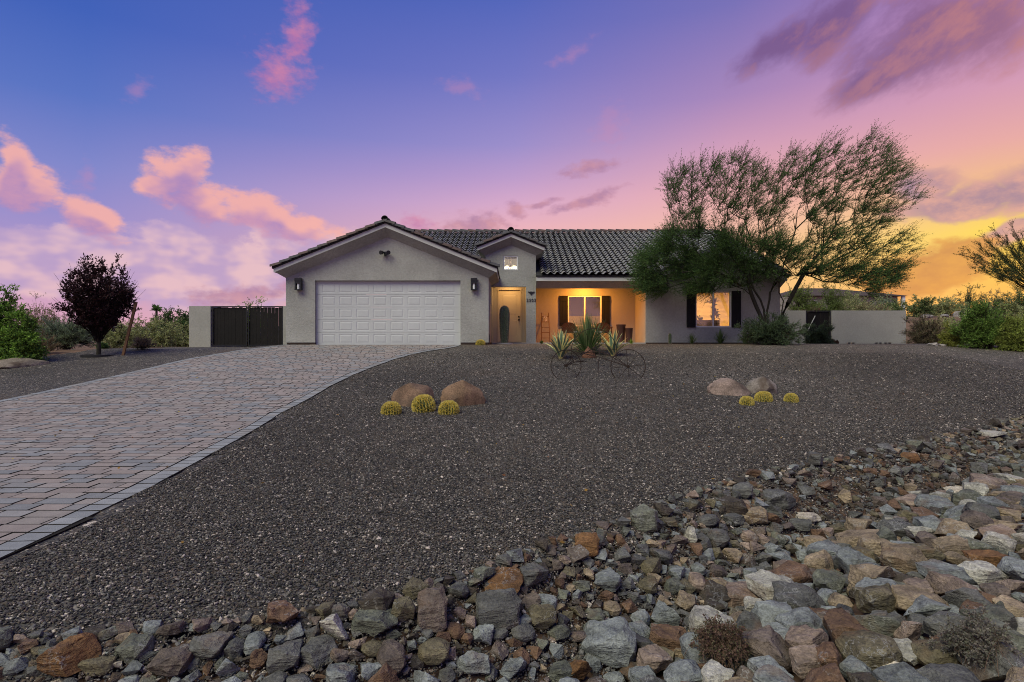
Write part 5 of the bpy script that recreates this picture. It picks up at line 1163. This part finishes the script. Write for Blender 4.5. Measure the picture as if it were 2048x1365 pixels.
bprof = [(0.30, -0.02), (0.42, 0.06), (0.49, 0.2), (0.5, 0.34), (0.475, 0.5), (0.42, 0.63), (0.32, 0.74), (0.2, 0.795), (0.08, 0.80), (0.0, 0.785)]
barrel0 = ribbed('barrel_cactus', bprof, 22, 0.2, 26, 0.115, GOLD, M_cactus, 0.032)
def put(o, px, pyb, wpx, lab, cat, group=None, sz=1.0, rz=0, lift=-0.03, D=None, tilt=0):
    g_ = G(px, pyb) if D is None else at(px, D); s_ = wpx * g_.y / F; o.location = g_ + Vector((0, s_ * 0.3 if D is None else 0, lift)); o.scale = (s_, s_, s_ * sz); o.rotation_euler = (tilt, tilt * 0.6, rz); tag(o, lab, cat, group); return o
bar = [(780, 831, 37, 'golden barrel cactus furthest from the house number, left of the left trio'), (848, 826, 43, 'largest golden barrel cactus, middle of the trio by the two brown boulders'), (896, 831, 38, 'golden barrel cactus in front of the right brown boulder'),
       (1496, 812, 26, 'golden barrel cactus in front of the long flat pinkish boulder'), (1532, 805, 31, 'golden barrel cactus in front of the grey humped boulder'), (1586, 806, 25, 'golden barrel cactus standing alone right of the grey humped boulder')]
bar[0] = (780, 831, 37, 'golden barrel cactus nearest the driveway, by the left brown boulder')
for i, (px, py, wp, lab) in enumerate(bar):
    o = barrel0 if i == 0 else copy_tree(barrel0); put(o, px, py, wp * 0.97, lab, 'cactus', 'golden barrel cacti in the gravel', (0.95, 1.05, 0.98, 1.0, 0.92, 1.04)[i], i * 1.1, tilt=(0.06, -0.14, 0.05, -0.08, 0.1, -0.04)[i])
put(copy_tree(barrel0), 961, 690, 17, 'small golden barrel cactus at the garage corner', 'cactus', 'golden barrel cacti in the gravel', 0.9, D=19.05)
sprof = [(0.075, -0.03), (0.082, 0.1), (0.09, 0.35), (0.098, 0.6), (0.105, 0.85), (0.108, 1.05), (0.10, 1.2), (0.08, 1.3), (0.045, 1.36), (0.0, 1.375)]
sprof = [(r * 1.65, z) for r, z in sprof]
SGC = [(0.34, 0.30, 0.24), (0.24, 0.21, 0.17), (0.46, 0.40, 0.32)]
sg = ribbed('saguaro_cactus', sprof, 16, 0.2, 55, 0.03, SGC, M_cactus2, 0.006); tag(sg, 'tall single saguaro cactus in front of the entry door', 'cactus'); sg.location = at(1009, 20.3) + Vector((0, 0, -0.01))
mb = MB(); mb.lathe(tuple(at(1009, 20.3)), [(0.30, -0.03), (0.30, 0.05), (0.26, 0.055), (0.25, 0.02), (0.0, 0.02)], 20); o = mb.build('planter_ring', M_conc, None, 40); tag(o, 'low stone ring at the foot of the saguaro', 'planter')
gb = [(0.10, -0.02), (0.14, 0.08), (0.155, 0.2), (0.15, 0.33), (0.12, 0.43), (0.07, 0.48), (0.0, 0.495)]
o = ribbed('barrel_cactus', gb, 18, 0.16, 22, 0.025, SGC, M_cactus2, 0.005); tag(o, 'oval dark green barrel cactus at the garage corner', 'cactus'); o.location = at(971, 19.9)
o = ribbed('column_cactus', [(0.05, -0.02), (0.055, 0.2), (0.055, 0.33), (0.035, 0.39), (0, 0.40)], 8, 0.25, 16, 0.02, SGC, M_cactus, 0.004); tag(o, 'small green column cactus against the bedroom wall', 'cactus'); o.location = at(1340, 21.2)
# ------------------------------------------------------------------ variegated agaves: every leaf a part
def agave(px, pyb, h, lab, nleaf, seed):
    rd = random.Random(seed); g_ = G(px, pyb); t = empty('agave', tuple(g_), lab, 'agave', 'variegated agaves'); colsx = [-1, -0.6, -0.55, 0.55, 0.6, 1]
    for i in range(nleaf):
        u = i / (nleaf - 1); a = i * 2.399 + rd.uniform(-0.2, 0.2); tilt = 0.10 + 0.72 * u ** 1.1 + rd.uniform(-0.06, 0.06); L = h * (0.95 - 0.12 * u) * rd.uniform(0.9, 1.08); wd = 0.075 * h / 0.85 * rd.uniform(0.9, 1.1)
        er = np.array((math.cos(a), math.sin(a), 0)); es = np.array((-math.sin(a), math.cos(a), 0)); V, C = [], []; NS = 6
        for k in range(NS + 1):
            s_ = k / NS; th = tilt * (0.75 + 0.45 * s_ * (1 if u > 0.4 else 0.4)); p = er * (0.03 + L * s_ * math.sin(th)) + np.array((0, 0, L * s_ * math.cos(th) + 0.01)); prof_w = wd * (0.75 + 0.9 * s_ - 1.65 * s_ ** 2.4) if k < NS else 0.001
            nrm = -er * math.cos(th) + np.array((0, 0, 1)) * math.sin(th)
            for c in colsx:
                V.append(p + es * c * prof_w + nrm * (abs(c) ** 2 * prof_w * 0.45)); C.append((0.70, 0.62, 0.24) if abs(c) > 0.55 else (0.125, 0.20, 0.125))
        n = len(colsx); Fc = np.array([[k * n + j, k * n + j + 1, (k + 1) * n + j + 1, (k + 1) * n + j] for k in range(NS) for j in range(n - 1)])
        o = link('leaf', npmesh('leaf', np.array(V), Fc, np.array(C), smooth=True), t, M_agave)
agave(1122, 718, 0.86, 'variegated cream edged agave left of the desert spoon', 24, 1); agave(1226, 713, 0.80, 'variegated cream edged agave right of the desert spoon', 22, 5)
# ------------------------------------------------------------------ boulders
def boulder(px, pyb, wpx, hpx, seed, colr, lab, cat='boulder', depth=0.8, peak=0.0, name='boulder'):
    g_ = G(px, pyb); k = g_.y / F; sx, sz = wpx * k, hpx * k; bm = bmesh.new(); bmesh.ops.create_icosphere(bm, subdivisions=4, radius=1.0); so = Vector((seed * 7.3, seed * 1.7, 0)); rd = random.Random(seed)
    cuts = [(Vector((rd.uniform(-1, 1), rd.uniform(-1, 0.3), rd.uniform(-0.1, 1))).normalized(), rd.uniform(0.6, 0.84)) for _ in range(10)]
    for v in bm.verts:
        p = v.co.copy(); p *= 1 + 0.22 * mnoise.noise(p * 1.1 + so) + 0.13 * mnoise.noise(p * 2.7 + so) + 0.06 * mnoise.noise(p * 6 + so) - 0.07 * max(0, 1 - 9 * abs(mnoise.noise(p * 1.6 - so)))
        for n_, d_ in cuts:
            e = p.dot(n_) - d_
            if e > 0: p -= n_ * e * 0.85
        if peak: p.x *= 1 - peak * max(0, p.z + 0.2); p.y *= 1 - peak * max(0, p.z + 0.2)
        v.co = p
    me = bpy.data.meshes.new('boulder'); bm.to_mesh(me); bm.free(); X_ = np.array([v.co for v in me.vertices]); mn, mx = X_.min(0), X_.max(0)
    X_ = (X_ - (mn + mx) / 2) / (mx - mn); X_ *= np.array((sx, sx * depth, sz * 1.55)); me.vertices.foreach_set('co', X_.astype(np.float32).ravel()); sharp(me, 24)
    o = link(name, me, None, M_boulder); o.location = g_ + Vector((0, sx * depth * 0.35, sz * 0.25)); o.color = (*colr, 1); return tag(o, lab, cat)
boulder(822, 815, 92, 47, 2, (0.17, 0.105, 0.07), 'rounded reddish brown boulder behind the left golden barrels'); boulder(924, 813, 94, 50, 3, (0.19, 0.115, 0.07), 'larger cracked brown boulder right of the golden barrels')
boulder(1465, 792, 84, 34, 4, (0.23, 0.165, 0.135), 'long flat pinkish boulder behind the right golden barrels'); boulder(1532, 790, 68, 36, 6, (0.21, 0.175, 0.15), 'grey humped boulder beside the long flat one')
boulder(0, 737, 112, 20, 8, (0.20, 0.16, 0.125), 'low tan boulder cut by the left picture edge'); boulder(1178, 717, 29, 24, 9, (0.15, 0.07, 0.042), 'small triangular rust red rock between the agaves', 'rock', 0.7, 0.45, 'rock')
rd = random.Random(11)
for i in range(10, 34):      # stones on the berm and along the right gravel edge
    if i < 24: px, D = rd.uniform(1815, 2048), rd.uniform(38, 42); s_ = rd.uniform(0.3, 0.65)
    else: px, D = 1870 + (i - 24) * 19 + rd.uniform(-5, 5), 18.6 - (i - 24) * 0.09; s_ = rd.uniform(0.14, 0.3)
    g_ = at(px, D); o = bpy.data.objects.new('berm_stone' if i < 24 else 'edging_stone', ROCKS['angular'][i % 7]); col.objects.link(o); o.location = g_ + Vector((0, 0, s_ * 0.2)); o.scale = (s_ * 1.4, s_, s_ * 0.7); o.rotation_euler = (0, 0, rd.uniform(0, 6)); o.color = (0.26, 0.23, 0.22, 1)
    tag(o, f"{'large' if s_ > 0.58 else 'small'} pale grey stone on the far berm {'near the garden wall end' if px < 1860 else ('above the small yellow green bush' if px < 1925 else ('behind the tall fresh green bush' if px < 1990 else 'at the right picture edge'))}" if i < 24 else f"small pale stone on the gravel edge {'below the brown creosote' if px < 1910 else ('below the tall fresh green bush' if px < 1990 else 'near the right picture edge')}", 'stone', 'stones on the far berm' if i < 24 else 'stones along the right gravel edge')
# ------------------------------------------------------------------ rusty implement with spoked wheels
rk = G(1190, 752); rake_ = empty('hay_rake', tuple(rk), 'old rusty iron hay rake with spoked wheels among the agaves', 'farm implement')
def wheel(c, r, yaw, nsp, rim=0.0095, parent=rake_):
    c = Vector(c); ax = Vector((math.cos(yaw), math.sin(yaw), 0)); up = Vector((0, 0, 1)); P = lambda a, q: c + (ax * math.cos(a) + up * math.sin(a)) * q
    m_ = MB(); m_.tube([P(2 * math.pi * k / 40, r) for k in range(41)], rim, 6, cap=False); wh = m_.build('wheel', M_rust, parent, 50)
    nrm = ax.cross(up); m_ = MB(); m_.tube([c - nrm * 0.05, c + nrm * 0.05], 0.035, 10); m_.build('hub', M_rust, wh, 40)
    for k in range(nsp):
        a = 2 * math.pi * k / nsp + 0.1; m_ = MB(); m_.tube([P(a, 0.02), P(a, r)], 0.0055, 5); m_.build('spoke', M_rust, wh, 50)
    return c
def wc(px, py, D): return W(px, py, D)
d1 = G(1256, 758).y; d0 = G(1132, 756).y
A_ = wheel(wc(1132, 731, d0), 31 * d0 / F, 0.15, 8); B_ = wheel(wc(1256, 733, d1), 34 * d1 / F, -0.12, 8); C_ = wheel(wc(1188, 703, 15.2), 46 * 15.2 / F, 0.05, 10, 0.009)
for a_, b2 in ((A_, wc(1200, 690, 14.8)), (B_, wc(1185, 695, 14.8)), (A_, wc(1168, 722, d0 + 0.4)), (B_, wc(1150, 703, 14.9)), (wc(1200, 690, 14.8), wc(1196, 745, d0))):
    MB().tube([a_, (Vector(a_) + Vector(b2)) / 2 + Vector((0, 0, 0.03)), b2], 0.011, 5).build('frame_rod', M_rust, rake_, 50)
pts_ = [wc(1140, 700, 14.6), wc(1152, 698, 14.5), wc(1170, 705, 14.3), wc(1196, 703, 14.2)]; MB().tube(pts_, 0.012, 5).build('draw_bar', M_rust, rake_, 50)
# ------------------------------------------------------------------ porch furniture
PZ0 = 0.075
ld = empty('ladder', (1.35, 23.5, PZ0), 'narrow rustic ladder leaning against the porch wall', 'ladder'); lx0, lx1 = (1084 - 1024) * 23.4 / F, (1098 - 1024) * 23.4 / F; lz = CZ + (682 - 625) * 23.4 / F
for xa, xb in ((lx0 - 0.03, lx0 + 0.0), (lx1 + 0.03, lx1 + 0.0)): MB().tube([(xa, 23.3, PZ0), (xb, 23.62, lz)], 0.018, 6).build('rail', M_wood, ld, 50)
for k in range(5):
    u = 0.15 + k * 0.18; MB().tube([(lx0 - 0.02, 23.3 + 0.32 * u, PZ0 + (lz - PZ0) * u), (lx1 + 0.02, 23.3 + 0.32 * u, PZ0 + (lz - PZ0) * u)], 0.014, 6).build('rung', M_wood, ld, 50)
rb_ = MB(); zc = PZ0 + (lz - PZ0) * 0.83; xc_ = (lx0 + lx1) / 2
for pts_ in ([(-0.08, -0.05), (-0.05, 0.1), (-0.02, 0.0)], [(-0.02, 0.0), (0.03, 0.1), (0.07, -0.02)], [(0.03, 0.02), (0.06, -0.12), (0.0, -0.16)], [(-0.02, 0.02), (0.04, 0.05), (0.0, -0.06)]): rb_.prism([(xc_ + x, 23.52, zc + z) for x, z in pts_], (0, 0.012, 0))
o = rb_.build('ribbon_ornament', M_roomw); tag(o, 'small white ribbon ornament hanging on the ladder', 'ornament')
def chair(px, D, lab):
    c = at(px, D); x = c.x; t = empty('patio_chair', (x, D, PZ0), lab, 'chair', 'rust coloured patio chairs on the porch'); z0 = PZ0; b = MB(); n = 12
    pts = [(x - 0.29, D + 0.25, z0 + 0.45)] + [(x - 0.29 * math.cos(math.pi * k / n) , D + 0.25, z0 + 0.62 + 0.2 * math.sin(math.pi * k / n)) for k in range(n + 1)] + [(x + 0.29, D + 0.25, z0 + 0.45)]
    b.prism(pts, (0, 0.05, 0)); b.build('backrest', M_chair, t); s_ = MB(); s_.box(x - 0.28, x + 0.28, D - 0.25, D + 0.25, z0 + 0.38, z0 + 0.45); s_.build('seat', M_chair, t)
    for sx in (-1, 1):
        a = MB(); a.box(x + sx * 0.3 - 0.025, x + sx * 0.3 + 0.025, D - 0.25, D + 0.27, z0 + 0.6, z0 + 0.63); a.build('armrest', M_chair, t)
        for dy in (-0.22, 0.24): MB().box(x + sx * 0.27 - 0.02, x + sx * 0.27 + 0.02, D + dy - 0.02, D + dy + 0.02, z0, z0 + (0.6 if dy < 0 else 0.4)).build('leg', M_chair, t)
chair(1139, 22.9, 'rust coloured patio chair behind the left agave'); chair(1208, 22.9, 'rust coloured patio chair left of the tall pots')
tx_ = at(1174, 22.7).x; t = empty('patio_table', (tx_, 22.7, PZ0), 'small pale patio table between the two patio chairs', 'table')
MB().box(tx_ - 0.55, tx_ + 0.55, 22.4, 22.85, PZ0 + 0.40, PZ0 + 0.44).build('table_top', M_conc, t)
for sx in (-1, 1):
    for dy in (22.45, 22.8): MB().box(tx_ + sx * 0.5 - 0.02, tx_ + sx * 0.5 + 0.02, dy - 0.02, dy + 0.02, PZ0, PZ0 + 0.40).build('leg', M_black, t)
for px, D, wp, yt, lab in ((1242, 22.3, 19, 649, 'taller dark brown glazed planter pot in the porch corner'), (1258, 22.1, 16, 656, 'shorter dark brown glazed planter pot in front of the taller one')):
    c = at(px, D); h_ = CZ + (682 - yt) * D / F - PZ0; r_ = wp * D / F / 2; mb = MB(); mb.lathe((c.x, D, PZ0), [(0, 0), (r_ * 0.72, 0.0), (r_ * 0.8, h_ * 0.3), (r_ * 0.95, h_ * 0.9), (r_, h_ * 0.92), (r_, h_), (r_ * 0.86, h_), (r_ * 0.8, h_ * 0.88), (0, h_ * 0.86)], 20)
    o = mb.build('planter_pot', M_pot, None, 40); tag(o, lab, 'pot')
# plants standing inside the lit bedroom window
for x, y, h_, lab in ((7.35, 22.6, 0.95, 'small leafy houseplant behind the left bedroom pane'), (8.15, 22.9, 1.75, 'tall leafy houseplant behind the right bedroom pane')):
    t = empty('houseplant', (x, y, 0.1), lab, 'houseplant'); mb = MB(); mb.lathe((x, y, 0.1), [(0, 0), (0.1, 0), (0.14, 0.45), (0.12, 0.45), (0, 0.42)], 14); mb.build('pot', M_pot, t, 40)
    S = np.array([(x, y, 0.1 + h_ * u) for u in np.linspace(0.55, 1, 10)]); D2 = unit(rng.normal(size=(10, 3)) + np.array((0, 0, 0.4))); V, Fc, C = merge(sprays(S, D2, 4, 0.22, 5, 0.13, 0.06, DKG, (0.04, 0.03, 0.02))); link('foliage', npmesh('foliage', V - np.array((x, y, 0.1)), Fc, C), t, M_leaf)
    MB().tube([(x, y, 0.5), (x, y, 0.1 + h_ * 0.95)], 0.012, 5).build('stem', M_barkt, t)
o = MB().box(7.2, 8.4, 23.0, 23.4, 0.1, 0.98).build('sideboard', M_slat); tag(o, 'dark low furniture inside the bedroom window', 'sideboard')
# ------------------------------------------------------------------ neighbour's house and far hills
NH = 62.0; nx = lambda px: (px - 1024) * NH / F; nz = lambda py: CZ - (py - 682) * NH / F
nb_ = empty('neighbour_house', (nx(1690), NH, 2.0), 'distant pale house with low hip roof behind the palo verde', 'house')
hw = MB(); holes_wall(hw, nx(1575), nx(1795), 0.5, nz(593), NH, NH + 0.3, [(nx(1620), nx(1636), nz(617), nz(600)), (nx(1700), nx(1722), nz(615), nz(600))]); hw.box(nx(1575), nx(1575) + 0.3, NH + 0.3, NH + 11, 0.5, nz(593)); hw.box(nx(1795) - 0.3, nx(1795), NH + 0.3, NH + 11, 0.5, nz(593)); hw.build('wall', mat('neighbour_stucco', (0.3, 0.26, 0.22), 0.9), nb_)
for a, b in ((1620, 1636), (1700, 1722)):
    wn = MB().box(nx(a), nx(b), NH + 0.1, NH + 0.14, nz(617 if a == 1620 else 615), nz(600)).build('window', M_white, nb_); MB().box(nx(a) + 0.1, nx(b) - 0.1, NH + 0.08, NH + 0.09, nz(617 if a == 1620 else 615) + 0.1, nz(600) - 0.1).build('pane', M_black, wn)
e0, e1, ez, rzz, yb2 = nx(1575), nx(1808), nz(592), nz(567), NH + 12; ra, rbx, ry_ = nx(1650), nx(1715), NH + 5.6; rf = MB()
A, B2, C2, D2_ = (e0, NH - 0.6, ez), (e1, NH - 0.6, ez), (e1, yb2, ez), (e0, yb2, ez); Ra, Rb = (ra, ry_, rzz), (rbx, ry_, rzz)
rf.poly([A, B2, Rb, Ra]); rf.poly([B2, C2, Rb]); rf.poly([C2, D2_, Ra, Rb]); rf.poly([D2_, A, Ra]); rf.poly([A, D2_, C2, B2]); rf.build('roof', mat('neighbour_tile', (0.075, 0.056, 0.045), 0.85, 0.2, 0.2, 1.5), nb_)
for px in (1803,): MB().box(nx(px) - 0.15, nx(px) + 0.15, NH - 0.4, NH - 0.1, 0.5, ez).build('porch_post', M_white, nb_)
hv, hf = [], []
azs = np.linspace(-0.95, 0.95, 160)
for i, a_ in enumerate(azs):
    h_ = 1700 * (0.024 + 0.012 * mnoise.noise(Vector((a_ * 6, 0, 1))) + 0.006 * mnoise.noise(Vector((a_ * 23, 0, 2)))); x_, y_ = 1700 * math.sin(a_), 1700 * math.cos(a_); hv += [(x_ * 0.9, y_ * 0.9, -2), (x_, y_, h_), (x_ * 1.2, y_ * 1.2, -2)]
for i in range(159): hf += [(3 * i + k, 3 * i + k + 3, 3 * i + k + 4, 3 * i + k + 1) for k in (0, 1)]
tag(link('hills', npmesh('hills', np.array(hv), np.array(hf), smooth=True), None, mat('far_hills', (0.09, 0.075, 0.07), 0.95)), kind='structure')
# ------------------------------------------------------------------ weeds among the rocks
for px, py, wp, hp, lab, cols in ((1440, 1340, 110, 90, 'reddish dry weed among the rocks at the bottom of the picture', [(0.16, 0.09, 0.07), (0.11, 0.10, 0.05), (0.20, 0.13, 0.09)]), (1955, 1350, 150, 26, 'grey green creeping weed over the rocks near the right bottom corner', [(0.20, 0.18, 0.14), (0.24, 0.21, 0.18), (0.17, 0.17, 0.12)])):
    g_ = G(px, min(py, 1364)) + Vector((0, 0, 0.06)); bush('weed', px, g_.y, wp, py - hp, lab, cols, 90, base=g_, ntw=5, tl=0.045, nl=12, LL=0.011, LW=0.007, r=0.0014, rtw=0.0007, cat='weed', spread=0.9, stemc=(0.16, 0.10, 0.07))

# ------------------------------------------------------------------ fallen leaves blown over gravel and drive
nl_ = 260; lx = rng.uniform(-9, 8, nl_); ly = rng.uniform(3.2, 16, nl_); ok = (sdist(lx, ly) < 0.3); lx, ly = lx[ok], ly[ok]
P_ = np.stack([lx, ly, T(lx, ly) + 0.042], 1); D_2 = unit(np.stack([rng.normal(size=len(lx)), rng.normal(size=len(lx)), rng.uniform(-0.1, 0.3, len(lx))], 1))
v, f = leaf_geo(P_, D_2, rng.uniform(0.02, 0.05, len(lx)), rng.uniform(0.012, 0.025, len(lx)))
tag(link('fallen_leaves', npmesh('fallen_leaves', v, f, pal(len(lx), [(0.35, 0.20, 0.05), (0.25, 0.10, 0.04), (0.40, 0.30, 0.08), (0.18, 0.12, 0.06)])), None, M_leaf), 'scattered dry yellow and brown leaves on the gravel and driveway', 'leaves', kind='stuff')
